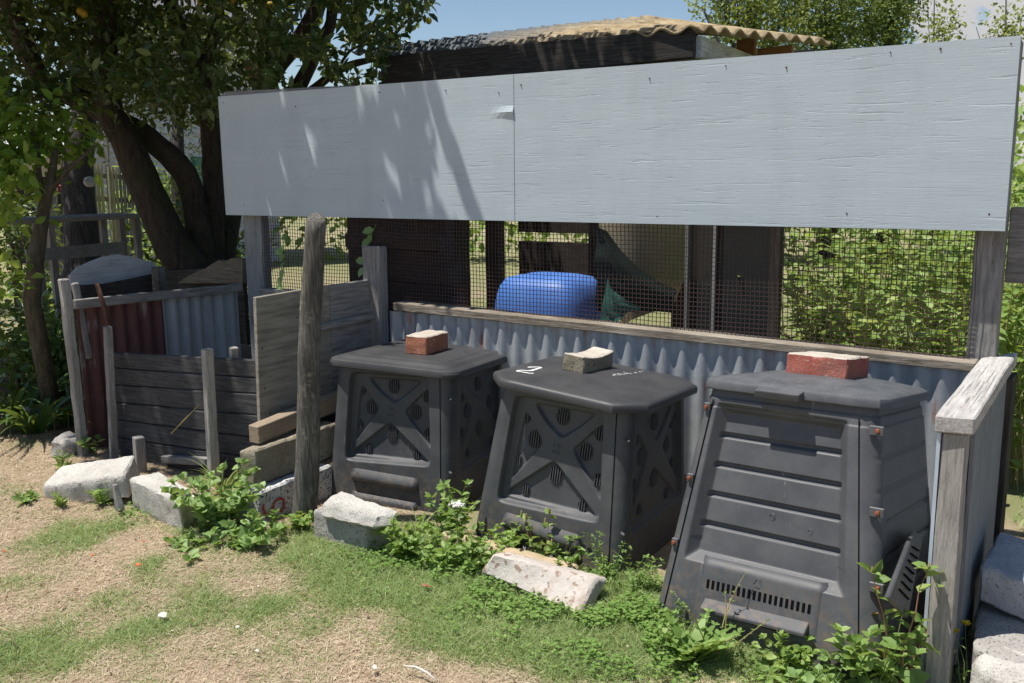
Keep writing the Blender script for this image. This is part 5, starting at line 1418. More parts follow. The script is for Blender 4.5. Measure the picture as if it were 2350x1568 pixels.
for i, (a, b, d) in enumerate(((184, 26, 5.6), (193, 32, 5.6), (460, 2, 5.6), (488, 24, 5.7), (505, 24, 5.7), (984, 48, 6.6), (930, 30, 6.7), (890, 62, 6.7), (537, 2, 6.0), (620, 12, 6.3), (160, 130, 5.6))):
    mb = MB(); mb.blob(at_depth(a, b, d), (.022, .022, .025), 12, 9, .06); mb.build('fruit', LEMONF, tree, smooth=True)

# ------------------------------------------------------------------ generic trees and shrubs
def leafcloud(blobs, n, L, ratio, clump=9, tw=.14, fine=False):
    P, D, S = [], [], []
    tot = sum(r[0] * r[1] * r[2] for c, r in blobs)
    for c, r in blobs:
        k = int(n * r[0] * r[1] * r[2] / tot / clump)
        for _ in range(k):
            u = Vector((random.gauss(0, 1), random.gauss(0, 1), random.gauss(0, 1))).normalized() * (random.random() ** .45)
            p = Vector(c) + Vector((u.x * r[0], u.y * r[1], u.z * r[2]))
            if fbm(p * 1.9, 2) < -.28 or p.z < .02: continue
            ax = Vector((u.x + random.gauss(0, .5), u.y + random.gauss(0, .5), u.z + .4 + random.gauss(0, .5))).normalized()
            for j in range(clump):
                q = p + ax * (j / clump - .4) * tw * 2 + Vector((random.gauss(0, 1), random.gauss(0, 1), random.gauss(0, 1))) * tw * .25
                P.append(tuple(q)); D.append(tuple(ax * .6 + Vector((random.gauss(0, .6), random.gauss(0, .6), random.gauss(-.1, .5))))); S.append(L * random.uniform(.6, 1.15))
    P, D, S = np.array(P), np.array(D), np.array(S)
    return leaf_arrays(P, D, S, S * ratio, .15, .2)
def plant(name, label, cat, base, stems, blobs, n, L, ratio, lm, sm, group=None, clump=9, tw=.14, part=('trunk', 'crown')):
    th = thing(name, base, label, cat, group)
    mb = MB()
    for pts, rad in stems: mb.tube(pts, rad, 8, amp=.12, sc=8)
    mb.build(part[0], sm, th, smooth=True)
    v, q, t = leafcloud(blobs, n, L, ratio, clump, tw); mesh_np(part[1], [(v, q, t, 0)], lm, th)
    return th
def grounded(px, depth, py=500):
    p = at_depth(px, py, depth); p.z = 0; return p
# slim tree with lime leaves at the left edge
b = grounded(80, 4.95); D_ = 4.95
stem = [Vector((b.x, b.y, -.05))] + [at_depth(x, y, D_) for x, y in ((72, 690), (84, 580), (100, 480), (112, 430), (122, 380), (128, 340))]
st2 = [at_depth(x, y, D_) for x, y in ((108, 450), (150, 395), (190, 360), (222, 330))]; st3 = [at_depth(x, y, D_) for x, y in ((100, 470), (90, 400), (86, 340), (70, 290))]
bl = [(at_depth(x, y, d), (r, r, r * .8)) for x, y, d, r in ((60, 300, 4.9, .24), (120, 300, 5.0, .2), (20, 390, 4.8, .22), (10, 480, 4.8, .13), (150, 330, 5.1, .13), (0, 280, 4.9, .3), (0, 560, 4.7, .13), (195, 325, 5.1, .1), (-5, 640, 4.7, .14), (60, 400, 4.9, .12))]
plant('lime_leaved_tree', 'slim leaning tree with bright lime leaves at the left edge', 'tree', b, [(stem, [.05, .045, .04, .034, .028, .02, .012]), (st2, [.016, .014, .01, .005]), (st3, [.02, .014, .01, .006])], bl, 1500, .075, .62, LF_LIME, SAPM, clump=5, tw=.12)
# shrubs and strap-leaved plants of the left bed
def straps(label, base, n, L, W, spread, mat=LF_STRAP):
    th = thing('strap_leaf_plant', base, label, 'plant', 'strap-leaved plants in the left bed'); a = rng.uniform(0, 6.28, n)
    P = np.array(tuple(base)) + np.stack([np.cos(a) * .04, np.sin(a) * .04, np.full(n, -.02)], 1)
    s = spread * rng.uniform(.3, 1.1, n); Dd = np.stack([np.cos(a) * s, np.sin(a) * s, np.ones(n)], 1)
    v, q, t = blade_arrays(P, Dd, L * rng.uniform(.6, 1.1, n), W, .9, 7); mesh_np('leaves', [(v, q, t, 0)], mat, th)
for lab, px, d, L in (('strap-leaved plant at the front of the left bed, nearest the kerb stones', 30, 4.75, .55), ('strap-leaved plant close to the grey left bay post', 118, 4.9, .5), ('strap-leaved plant behind, under the slim lime tree', 60, 5.25, .6), ('strap-leaved plant cut by the left edge of the photo', -25, 4.9, .6), ('strap-leaved plant between the slim trunk and the old bay post', 140, 5.4, .5)):
    straps(lab, grounded(px, d), 34, L, .034, .75)
for lab, px, d, h, r, mat in (('dark bushy shrub filling the left edge below the lime leaves', 0, 5.4, .62, .34, LF_STRAP), ('low leafy shrub behind the left bay post', 118, 5.7, .45, .26, LF_BIND), ('spreading shrub under the slim lime tree', 60, 5.9, .5, .3, LF_LEMON)):
    b = grounded(px, d); plant('bed_shrub', lab, 'shrub', b, [([b, b + Vector((.02, 0, h * .6))], [.015, .008])], [(b + Vector((0, 0, h * .55)), (r, r, h * .5))], 700, .07, .5, mat, SAPM, 'shrubs in the left bed', clump=5, tw=.1, part=('stem', 'foliage'))
mb = MB()
pts = []; c0_ = grounded(0, 4.7); nu = 26
for j in range(14):
    for i in range(nu):
        x, y = -7.4 + 3.4 * i / (nu - 1), -.72 + 2.4 * j / 13
        e = min(1, min(i, nu - 1 - i, j, 13 - j) / 1.5); pts.append((x, y, -.02 + e * (.05 + .03 * fbm((x * 3, y * 3, 2), 3))))
mb.grid(pts, nu, 14)
bed = mb.build('garden_bed_soil', rough_mat('dark_bed_soil', (.06, .035, .022, 1), (.13, .08, .05, 1), 8, 1.0, 50, .97, (.22, .15, .1, 1), 40, .6), smooth=True); bed['kind'] = 'structure'
for i, (a, b_) in enumerate(((98, 905), (103, 904), (106, 948), (122, 951), (155, 947), (165, 938), (20, 960))):
    c = on_z(a, b_, .14) if i < 2 else on_z(a, b_, .09)
    th = thing('yellow_flower', (c.x, c.y, 0), ('yellow flower, left one of the close pair in the shaded bed', 'yellow flower, right one of the close pair in the shaded bed', 'yellow flower standing above the middle of the kerb stones', 'yellow flower just right of the one above the kerb middle', 'yellow flower beside the grey left bay post', 'yellow flower touching the foot of the left bay post', 'yellow flower low on the bed soil at far left')[i], 'flower', 'yellow flowers along the kerb stones')
    mb = MB(); mb.tube([(c.x, c.y, 0), c], .0018, 5); mb.build('stalk', STEMM, th); heads(c, .013, YELLOW, th, 'bloom', 9, .008)
for i, (a, b_) in enumerate(((140, 968), (60, 925), (118, 960))):
    tuft('tuft of thin grass ' + ('below the kerb beside the bay post', 'on the shaded bed soil', 'against the front of the kerb stone')[i], gz(a, b_), 26, .13, .005, .9)

# ------------------------------------------------------------------ yard behind the left bays
def at_d(px, py, d): return at_depth(px, py, d)
# weathered outdoor bench
bench = thing('garden_table', grounded(160, 7.0), 'long weathered grey timber table standing in shade behind the left bays', 'table')
A, B_ = at_d(-40, 511, 6.6), at_d(262, 499, 7.3)
zt = (A.z + B_.z) / 2
ux = (Vector((B_.x, B_.y, 0)) - Vector((A.x, A.y, 0))); ln = ux.length; ux.normalize(); uy = Vector((-ux.y, ux.x, 0))
O = Vector((A.x, A.y, 0)); ln += .22
for k in range(3):
    mb = MB(); mb.beam(O + uy * (.15 * k) + Vector((0, 0, zt)), O + ux * ln + uy * (.15 * k) + Vector((0, 0, zt)), .14, .035); mb.build('top_board', WOODX, bench, bevel=.004)
for f, g in ((.40, .02), (.74, .02), (.97, .02), (.97, .28), (.40, .28)):
    if True:
        mb = MB(); p = O + ux * ln * f + uy * g; mb.beam(p + Vector((0, 0, -.02)), p + Vector((0, 0, zt - .02)), .05, .045, up=ux); mb.build('leg', WOODZ, bench)
p, q_ = at_d(60, 588, 6.62), at_d(285, 568, 7.1); mb = MB(); mb.beam(p, q_, .03, .09); mb.build('low_rail', WOODX, bench)
mb = MB(); p = at_d(290, 565, 6.95); p.z = 0
mb.tube([p, p + Vector((0, 0, .20)), p + Vector((0, 0, .22))], [.10, .13, .135], 14); tag(mb.build('plant_pot', plain('black_pot', (.012, .012, .012, 1), .6), smooth=True), 'black plastic plant pot on the ground at the right end of the bench', 'plant pot')
# big dark trunk with pale scar
b = grounded(182, 7.9); old = thing('old_tree', b, 'thick dark trunk with a pale sawn scar behind the slim lime tree', 'tree')
Q, r = limb([(190, 640), (188, 560), (182, 480), (178, 400), (182, 330), (192, 270), (185, 200), (170, 100)], .155, .08, 7.9); r[0] *= 1.2; r[1] *= 1.1
mb = MB(); Q = [Vector((Q[0].x, Q[0].y, -.05))] + Q; r = [r[0] * 1.15] + r; mb.tube(Q, r, 16, amp=.14, sc=2.6); mb.build('trunk', BARKG, old, smooth=True)
c = at_d(200, 415, 7.72); mb = MB(); n = 16; mb.add([c + Vector((0, -.03, 0))] + [c + RT * (.055 * math.cos(k * math.tau / n)) + UP * (.045 * math.sin(k * math.tau / n)) + FW * .05 for k in range(n)], [(0, k + 1, (k + 1) % n + 1) for k in range(n)])
mb.build('sawn_scar', plain('pale_scar', (.45, .46, .47, 1), .8), old)
# picket fence
pk = thing('picket_fence', grounded(260, 9.6), 'sunlit unpainted picket fence behind the dark trunk', 'fence')
for i in range(15):
    x = 205 + i * 8.6; t, b = at_d(x, 376 + i * 1.1, 9.6 + .03 * i), at_d(x + 8, 545, 9.6 + .03 * i); b.z = 0
    if i in (4,): continue
    mb = MB(); mb.beam(b, t, .028 if i % 3 else .036, .018, up=(.83, .55, 0)); mb.build('picket', PICKETM if i < 8 else WOODZ, pk)
for py in (402, 455):
    mb = MB(); mb.beam(at_d(200, py, 9.68), at_d(335, py + 8, 10.1), .03, .05); mb.build('rail', WOODX, pk)
# trellis panel above it
tr = thing('trellis', grounded(255, 10.4), 'pale grid trellis panel above the picket fence', 'trellis')
mb = MB()
for py in np.linspace(312, 376, 6): mb.beam(at_d(196, py, 10.4), at_d(290, py, 10.5), .02, .025)
mb.build('slats', plain('pale_trellis_wood', (.5, .45, .38, 1), .8), tr)
for px in (198, 242, 288):
    mb = MB(); a, b = at_d(px, 305, 10.42), at_d(px, 390, 10.42); b.z = 0; mb.beam(b, a, .04, .04); mb.build('upright', WOODZ, tr)
# neighbour's house
hs = thing('house', grounded(420, 13.5), 'white weatherboard house wall glimpsed behind the fruit tree', 'house')
a, b = grounded(215, 13.2), grounded(640, 14.5); d = (b - a).normalized(); nrm_ = Vector((d.y, -d.x, 0))
HW = plain('white_weatherboard', (.50, .51, .56, 1), .7)
mb = MB()
for k in range(22):
    z0 = .0 + k * .16; mb.hexa([a + nrm_ * .03 + Vector((0, 0, z0)), b + nrm_ * .03 + Vector((0, 0, z0)), b - nrm_ * .1 + Vector((0, 0, z0)), a - nrm_ * .1 + Vector((0, 0, z0))],
                               [a + Vector((0, 0, z0 + .16)), b + Vector((0, 0, z0 + .16)), b - nrm_ * .1 + Vector((0, 0, z0 + .16)), a - nrm_ * .1 + Vector((0, 0, z0 + .16))])
mb.build('wall', HW, hs)
mb = MB(); p = a + d * 1.9 + nrm_ * .04; q_ = p + d * 1.1
mb.hexa([p + Vector((0, 0, 1.0)), q_ + Vector((0, 0, 1.0)), q_ - nrm_ * .03 + Vector((0, 0, 1.0)), p - nrm_ * .03 + Vector((0, 0, 1.0))], [p + Vector((0, 0, 2.0)), q_ + Vector((0, 0, 2.0)), q_ - nrm_ * .03 + Vector((0, 0, 2.0)), p - nrm_ * .03 + Vector((0, 0, 2.0))])
wnd = mb.build('window', plain('dark_window_glass', (.03, .035, .04, 1), .15, .5), hs)
mb = MB()
for (f0, f1, z0, z1) in ((-.06, 1.16, .94, 1.0), (-.06, 1.16, 2.0, 2.06), (-.06, 0, 1.0, 2.0), (1.1, 1.16, 1.0, 2.0)):
    P0, P1 = p + d * f0 + nrm_ * .015, p + d * f1 + nrm_ * .015
    mb.hexa([P0 + Vector((0, 0, z0)), P1 + Vector((0, 0, z0)), P1 - nrm_ * .03 + Vector((0, 0, z0)), P0 - nrm_ * .03 + Vector((0, 0, z0))], [P0 + Vector((0, 0, z1)), P1 + Vector((0, 0, z1)), P1 - nrm_ * .03 + Vector((0, 0, z1)), P0 - nrm_ * .03 + Vector((0, 0, z1))])
mb.build('frame', plain('white_trim', (.6, .6, .62, 1), .6), wnd)
mb = MB(); mb.hexa([a + nrm_ * .5 - d * .3 + Vector((0, 0, 3.45)), b + nrm_ * .5 + Vector((0, 0, 3.45)), b - nrm_ * 3 + Vector((0, 0, 5.0)), a - nrm_ * 3 - d * .3 + Vector((0, 0, 5.0))], [a + nrm_ * .5 - d * .3 + Vector((0, 0, 3.55)), b + nrm_ * .5 + Vector((0, 0, 3.55)), b - nrm_ * 3 + Vector((0, 0, 5.1)), a - nrm_ * 3 - d * .3 + Vector((0, 0, 5.1))])
mb.build('roof', plain('grey_roof', (.14, .14, .15, 1), .7), hs)
# open carport at the far left
cp_ = thing('carport', grounded(30, 11.5), 'open carport with pale fascia boards at the far left', 'carport')
a, b = at_d(-140, 352, 11.5), at_d(150, 352, 11.9); d = (b - a); d.z = 0; L_ = d.length; d.normalize(); n2 = Vector((-d.y, d.x, 0)); zz = a.z
mb = MB(); mb.hexa([a + Vector((0, 0, -.02)), a + d * L_ + Vector((0, 0, -.02)), a + d * L_ + n2 * 3 + Vector((0, 0, .2)), a + n2 * 3 + Vector((0, 0, .2))], [a + Vector((0, 0, .05)), a + d * L_ + Vector((0, 0, .05)), a + d * L_ + n2 * 3 + Vector((0, 0, .27)), a + n2 * 3 + Vector((0, 0, .27))]); mb.build('roof', plain('white_roof_sheet', (.6, .62, .66, 1), .6), cp_)
mb = MB(); f0 = a - n2 * .02
mb.hexa([f0 + Vector((0, 0, -.30)), f0 + d * L_ + Vector((0, 0, -.30)), f0 + d * L_ + n2 * .03 + Vector((0, 0, -.30)), f0 + n2 * .03 + Vector((0, 0, -.30))], [f0 + Vector((0, 0, -.06)), f0 + d * L_ + Vector((0, 0, -.06)), f0 + d * L_ + n2 * .03 + Vector((0, 0, -.06)), f0 + n2 * .03 + Vector((0, 0, -.06))]); mb.build('fascia', plain('beige_fascia', (.5, .4, .28, 1), .8), cp_)
for f in (.1, .5, .98):
    p = a + d * L_ * f + n2 * .1; mb = MB(); mb.beam((p.x, p.y, 0), (p.x, p.y, zz - .03), .09, .09); mb.build('post', DARKZ, cp_)
mb = MB(); p0_, p1_ = a + n2 * 3, a + n2 * 3 + d * L_; mb.hexa([(p0_.x, p0_.y, 0), (p1_.x, p1_.y, 0), tuple(p1_ + n2 * .1 - Vector((0, 0, p1_.z))), tuple(p0_ + n2 * .1 - Vector((0, 0, p0_.z)))], [(p0_.x, p0_.y, zz), (p1_.x, p1_.y, zz), (p1_.x + n2.x * .1, p1_.y + n2.y * .1, zz), (p0_.x + n2.x * .1, p0_.y + n2.y * .1, zz)]); mb.build('back_wall', DARKX, cp_)
mb = MB(); c = at_d(131, 433, 10.6); mb.beam(c - d * .09, c + d * .09, .16, .085); o = mb.build('rear_light_box', plain('red_box_paint', (.4, .05, .03, 1), .6), bevel=.01); tag(o, 'small red and white box standing in for vehicle rear lights under the carport', 'box')  # plain box built in place of what looks like vehicle rear lights
mb = MB(); mb.beam(c - d * .05 - n2 * .084, c + d * .02 - n2 * .084, .01, .05); mb.build('white_panel', PAINTW, o)
mb = MB(); s_ = Vector((c.x, c.y, 0)); mb.beam(s_, s_ + Vector((0, 0, c.z - .044)), .5, .3); tag(mb.build('added_stand', DARKZ, bevel=.01), 'added dark timber stand holding up the rear light stand-in box', 'stand')  # stand added only to carry the stand-in box
# feathery dark tree, dark hedge and fillers behind the trunks
b = grounded(400, 9.0)
plant('feathery_tree', 'dark feathery-leaved tree between the fruit tree trunks and the house', 'tree', b, [([b, b + Vector((.1, 0, 1.2)), b + Vector((.1, .1, 2.6))], [.09, .07, .03])], [(at_d(x, y, d_), (r, r, r * .8)) for x, y, d_, r in ((400, 200, 9.2, .75), (330, 250, 9, .6), (430, 300, 9.2, .55), (300, 170, 9.4, .7), (450, 380, 9, .5), (470, 460, 8.6, .4), (380, 120, 9.4, .8))], 4200, .085, .16, LF_FINE, BARKG, clump=10, tw=.16)
for lab, px, d_, h, r in (('dark ivy-like shrub left of the grey fence post under the trunks', 470, 8.0, 1.3, .55), ('sunlit leafy shrub seen between the leaning trunks', 405, 9.6, 1.3, .45), ('shrub behind the picket fence', 330, 11.6, 1.5, .6), ('shaded bush at the far left behind the bench', 20, 9.6, 1.4, .7)):
    b = grounded(px, d_); plant('yard_shrub', lab, 'shrub', b, [([b, b + Vector((0, 0, h * .6))], [.04, .02])], [(b + Vector((0, 0, h * .55)), (r, r, h * .5))], 1500, .09, .5, LF_LEMON if 'shad' in lab or 'dark' in lab else LF_BEAN, SAPM, 'shrubs of the yard behind the bays', clump=6, tw=.14, part=('stem', 'foliage'))
mb = MB(); a, b = at_d(462, 360, 9.4), at_d(500, 520, 9.4); mb.beam((a.x, a.y, 0), a, .5, .04, up=(.83, .55, 0)); tag(mb.build('green_shade_cloth', TEAL), 'dark green shade cloth screen behind the right-hand trunk', 'shade cloth')
wf = []
for k in range(170):
    if k < 110: p = on_z(random.uniform(85, 175), random.uniform(618, 690), .22)
    else: p = on_z(random.uniform(515, 552), random.uniform(555, 600), .18)
    wf.append(p + Vector((random.gauss(0, .12), random.gauss(0, .12), random.gauss(0, .05))))
for lab, sel in (('patch of white-flowered ground cover behind the slim lime tree', wf[:110]), ('patch of white flowers in sun left of the grey fence post', wf[110:])):
    P = np.array([tuple(p) for p in sel]); P = np.repeat(P, 12, 0) + rng.normal(size=(len(P) * 12, 3)) * [.07, .07, .03]; P[:, 2] = np.maximum(P[:, 2] - .03, .01)
    v, q, t = leaf_arrays(P, rng.normal(size=P.shape) + [0, 0, .4], .05, .035, .1, .2)
    fl = MB()
    for p in sel: fl.blob(p + Vector((0, 0, .03)), random.uniform(.010, .018), 6, 4, .3, 20)
    o = mesh_np('flowering_ground_cover', [(v, q, t, 0), (np.array([tuple(x) for x in fl.v]), np.array(fl.f), np.zeros((0, 3), int), 1)], [LF_LIME, WHITEP]); tag(o, lab, 'ground cover', kind='stuff')
# long dark hedge closing the view far behind
bl = []
for k in range(26):
    f = k / 25; p = grounded(-300, 17).lerp(Vector((7.5, 14, 0)), f); bl.append((p + Vector((0, 0, 1.0)), (1.1, .7, 1.15 + .35 * fbm((k * .7, 0, 0), 2))))
b = grounded(500, 16); plant('boundary_hedge', 'long dark green hedge closing the garden far behind the shed', 'hedge', b, [([b, b + Vector((0, 0, 1.2))], [.06, .03])], bl, 14000, .17, .6, LF_BEAN, SAPM, clump=6, tw=.25, part=('stem', 'foliage'))

# ------------------------------------------------------------------ shed and stored things behind the wire
YS = 1.25
D0 = on_y(1598, 66, YS); A0 = on_y(880, 150, YS); zf = D0.z
shed = thing('timber_shed', ((A0.x + D0.x) / 2, YS + 1, 0), 'old open timber shed with a lichened corrugated roof behind the plywood fence', 'shed')
RA, RB, RC, RD = on_y(790, 116, 1.75), on_y(1482, 36, 2.75), on_y(1908, 95, 2.15), on_y(1603, 62, YS - .06)
RD2 = on_y(905, 128, YS + .1)
mb = MB(); pts = []; nS, nT = 320, 16; waves = 25
def low(s):
    if s < .10: return RA.lerp(RD2, s / .10)
    if s < .62: return RD2.lerp(RD, (s - .10) / .52)
    return RD.lerp(RC, (s - .62) / .38)
nrmR = (RD - RA).cross(RB - RA).normalized()
if nrmR.z < 0: nrmR = -nrmR
for thick in (0, 1):
    for j in range(nT + 1):
        for i in range(nS + 1):
            s = i / nS; t = j / nT
            p = RA.lerp(RB, s).lerp(low(s), .04 + .96 * t if s > .03 else .5 + .5 * t)
            hgt = .015 * math.sin(2 * math.pi * waves * s) + (.008 * smooth01((s - .35) / .3) * max(0, fbm((s * 46, t * 14, 1), 3)) if not thick else 0)
            pts.append(p + nrmR * (hgt - .012 * thick))
n1 = (nS + 1) * (nT + 1)
mb.grid(pts[:n1], nS + 1, nT + 1); mb.grid(pts[n1:], nS + 1, nT + 1, flip=True)
rim = list(range(nS + 1)) + [nS + (nS + 1) * k for k in range(1, nT + 1)] + [n1 - 1 - k for k in range(1, nS + 1)] + [(nS + 1) * (nT - k) for k in range(1, nT)]
for a, b in zip(rim, rim[1:] + rim[:1]): mb.f.append((b, a, a + n1, b + n1)); mb.mi.append(0)
mb.build('roof', ROOFM, shed, smooth=True)
xl, xr = A0.x, D0.x; zfl = on_y(880, 130, YS).z
mb = MB(); mb.hexa([(xl, YS - .03, zf - .17), (xr, YS - .03, zf - .14), (xr, YS + .03, zf - .14), (xl, YS + .03, zf - .17)], [(xl, YS - .03, zfl), (xr, YS - .03, zf), (xr, YS + .03, zf), (xl, YS + .03, zfl)])
mb.build('fascia', DARKX, shed, bevel=.004)
def vpost(px, py, y, w, mat, name='post', d=None, ztop=None):
    p = on_y(px, py, y); mb = MB(); mb.box(p.x - w / 2, p.x + w / 2, y, y + (d or w), -.02, ztop if ztop else zf - .15); return mb.build(name, mat, shed, bevel=.003)
vpost(1556, 640, YS + .04, .075, DARKZ); vpost(1128, 620, YS + .9, .10, DARKZ); vpost(1365, 600, YS + .3, .09, DARKZ); vpost(900, 600, YS + .03, .10, DARKZ); vpost(1020, 600, YS + .35, .17, DARKZ)
mb = MB(); mb.box(xl, xr - .05, YS + .06, YS + .085, 1.28, zf - .16); mb.build('front_boards', DARKX, shed)
mb = MB(); mb.box(xl - .2, xr, YS + 2.0, YS + 2.04, 1.15, zf + .1); mb.build('back_boards', DARKX, shed)
mb = MB(); mb.box(xl, xr - .5, YS + 1.5, YS + 1.55, .50, .80); mb.build('rail', DARKX, shed); mb = MB(); mb.box(xl, xr - .5, YS + 1.5, YS + 1.55, .87, 1.14); mb.build('rail', DARKX, shed); mb = MB(); mb.box(on_y(800, 600, YS + .8).x, on_y(1050, 600, YS + .8).x, YS + .8, YS + .84, 0, 1.25); mb.build('dark_filler_boards', DARKX, shed)  # rails widened and dark boards added to darken the shed interior
a = on_y(1603, 85, YS - .02)
mb = MB(); mb.hexa([(xr - .005, YS + .0, zf - .14), (xr + .03, YS + .0, zf - .14), (xr + .03, YS + 1.1, zf - .16), (xr - .005, YS + 1.1, zf - .16)], [(xr - .005, YS + .0, zf - .035), (xr + .03, YS + .0, zf - .035), (xr + .03, YS + 1.1, zf - .07), (xr - .005, YS + 1.1, zf - .07)])
o = mb.build('side_beam', FLAKYX, shed, bevel=.003); o['label'] = 'side beam with flaking white paint'
for (p0_, p1_, p2_, d_) in (((1690, 92), (1732, 86), (1735, 112), 2.1), ((1738, 112), (1818, 103), (1818, 122), 2.2)):
    a, b, c = on_y(*p0_, d_), on_y(*p1_, d_), on_y(*p2_, d_); mb = MB(); mb.hexa([(a.x, d_, c.z - .06), (b.x, d_, c.z - .06), (b.x, d_ + .04, c.z - .06), (a.x, d_ + .04, c.z - .06)], [(a.x, d_, a.z), (b.x, d_, b.z), (b.x, d_ + .04, b.z), (a.x, d_ + .04, a.z)]); mb.build('purlin', REDWOOD, shed, bevel=.003)
# dark glazed panel leaning upright, pale trim
pa, pb = on_y(1642, 600, .75), on_y(1785, 600, .75)
pan = thing('dark_door_panel', ((pa.x + pb.x) / 2, .77, 0), 'dark glazed door panel with pale metal edge strips standing behind the wire', 'door panel')
mb = MB(); mb.box(pa.x, pb.x, .76, .79, .0, 1.62); mb.build('panel', SHADEP, pan)
mb = MB(); mb.box(pb.x - .035, pb.x + .008, .745, .80, .0, 1.63); mb.build('stile', DARKZ, pan)
for px in (1575, 1638):
    p = on_y(px, 640, .74); mb = MB(); mb.box(p.x - .006, p.x + .006, .735, .75, .0, 1.63); mb.build('edge_strip', ALU, pan)
mb = MB(); mb.box(on_y(1575, 640, .74).x, pa.x, .765, .785, .0, 1.6); mb.build('glass', plain('dim_glass', (.02, .028, .028, 1), .2, .5), pan)
# blue tub upside down
c = on_y(1262, 700, .62); zt_ = on_y(1255, 630, .62).z; hw_ = (on_y(1372, 725, .62).x - on_y(1145, 700, .62).x) / 2 * .93
tub = MB(); nu, prof = 36, [(1.06, .0), (1.06, .03), (1.0, .035), (.98, .3), (.93, .72), (.86, .88), (.74, .97), (.5, 1.0), (.02, 1.005)]; pts = []
for f, h in prof:
    for k in range(nu):
        t = 2 * math.pi * k / nu; s = lambda v: math.copysign(abs(v) ** .55, v)
        pts.append((c.x + hw_ * f * s(math.cos(t)), c.y + .22 * f * s(math.sin(t)), .38 + (zt_ - .38) * h))
tub.grid(pts, nu, len(prof), close=True); tag(tub.build('plastic_tub', BLUEP, smooth=True), 'bright blue plastic tub turned upside down behind the wire netting', 'tub')
mb = MB(); mb.box(c.x - hw_ * 1.2, c.x + hw_ * 1.25, .40, .85, .30, .375); st_ = mb.build('low_stand', DARKX, bevel=.004); tag(st_, 'low dark timber stand under the upturned blue tub', 'stand')
for sx in (-1, 1):
    for y in (.44, .80):
        mb = MB(); mb.box(c.x + sx * hw_ * 1.1 - .03, c.x + sx * hw_ * 1.1 + .03, y - .03, y + .03, 0, .2995); mb.build('leg', DARKZ, st_)
# pale upturned hull and dark tarpaulin
hc = on_y(1462, 560, 1.05)
mb = MB(); pts = []; nu, nv = 24, 12
for j in range(nv):
    f = j / (nv - 1)
    for i in range(nu):
        t = math.pi * i / (nu - 1); w = .27 * (1 - .55 * f ** 2)
        pts.append((hc.x + w * math.cos(t) + .03, hc.y - .30 * math.sin(t) * (1 - .3 * f) + .1, 1.20 - f * .62 + .05 * math.cos(t)))
mb.grid(pts, nu, nv); mb.grid([(p[0], p[1] + .02, p[2]) for p in pts], nu, nv, flip=True); tag(mb.build('dinghy_hull', HULLM, smooth=True), 'pale beige curved hull stored upright inside the shed behind the wire', 'hull')
mb = MB(); T = [on_y(*q, .62) for q in ((1385, 520), (1392, 560), (1440, 610), (1500, 650), (1545, 662), (1545, 716), (1470, 716), (1400, 716), (1372, 690), (1366, 600))]
top = [on_y(*q, .60) for q in ((1368, 520), (1392, 530), (1420, 575), (1460, 615), (1505, 648), (1548, 665))]; bot = [on_y(*q, .66) for q in ((1372, 716), (1400, 716), (1432, 716), (1468, 716), (1508, 716), (1548, 718))]
g = []
for k in range(8):
    for a, b in zip(top, bot): p = a.lerp(b, k / 7); g.append(p + Vector((0, .03 * fbm(p * 9, 2), 0)))
mb.grid(g, 6, 8); mb.grid([p + Vector((0, .008, 0)) for p in g], 6, 8, flip=True); tag(mb.build('tarpaulin', TARPG, smooth=True), 'dark green tarpaulin draped diagonally below the pale hull', 'tarpaulin')
mb = MB(); top = [on_y(*q, .50) for q in ((1394, 640), (1402, 662), (1418, 678), (1440, 690), (1470, 706))]; bot = [on_y(*q, .52) for q in ((1376, 735), (1398, 738), (1420, 738), (1440, 716), (1470, 712))]
g = [a.lerp(b, k / 5) + Vector((0, .02 * fbm(a * 20 + Vector((0, 0, k)), 2), 0)) for k in range(6) for a, b in zip(top, bot)]
mb.grid(g, 5, 6); mb.grid([p + Vector((0, .004, 0)) for p in g], 5, 6, flip=True); tag(mb.build('teal_netting', TEAL, smooth=True), 'crumpled scrap of teal netting hanging right of the blue tub', 'netting')
# timber stack at the left
for i, (x0, x1, py, d_) in enumerate(((790, 1010, 540, .55), (800, 1000, 575, .60), (830, 1030, 610, .58), (850, 1020, 650, .62), (870, 1035, 680, .60))):
    a, b = on_y(x0, py, d_), on_y(x1, py + 4, d_); mb = MB(); mb.box(a.x, b.x, d_, d_ + .12, b.z - .088 if i else b.z - .075, b.z)
    tag(mb.build('stored_plank', DARKX, bevel=.004), 'old dark plank stored behind the wire, ' + ('topmost of the stack', 'second from the top of the stack', 'middle one of the stack', 'second from the bottom of the stack', 'lowest of the stack')[i], 'plank', 'dark planks stacked behind the wire')
for k in (0, 1):
    a = on_y((885, 1005)[k], 600, .70); mb = MB(); mb.box(a.x - .035, a.x + .035, .73, .80, 0, 1.2); tag(mb.build('rack_post', DARKZ, bevel=.004), ('dark post at the left end of the plank stack', 'dark post at the right end of the plank stack')[k], 'post')

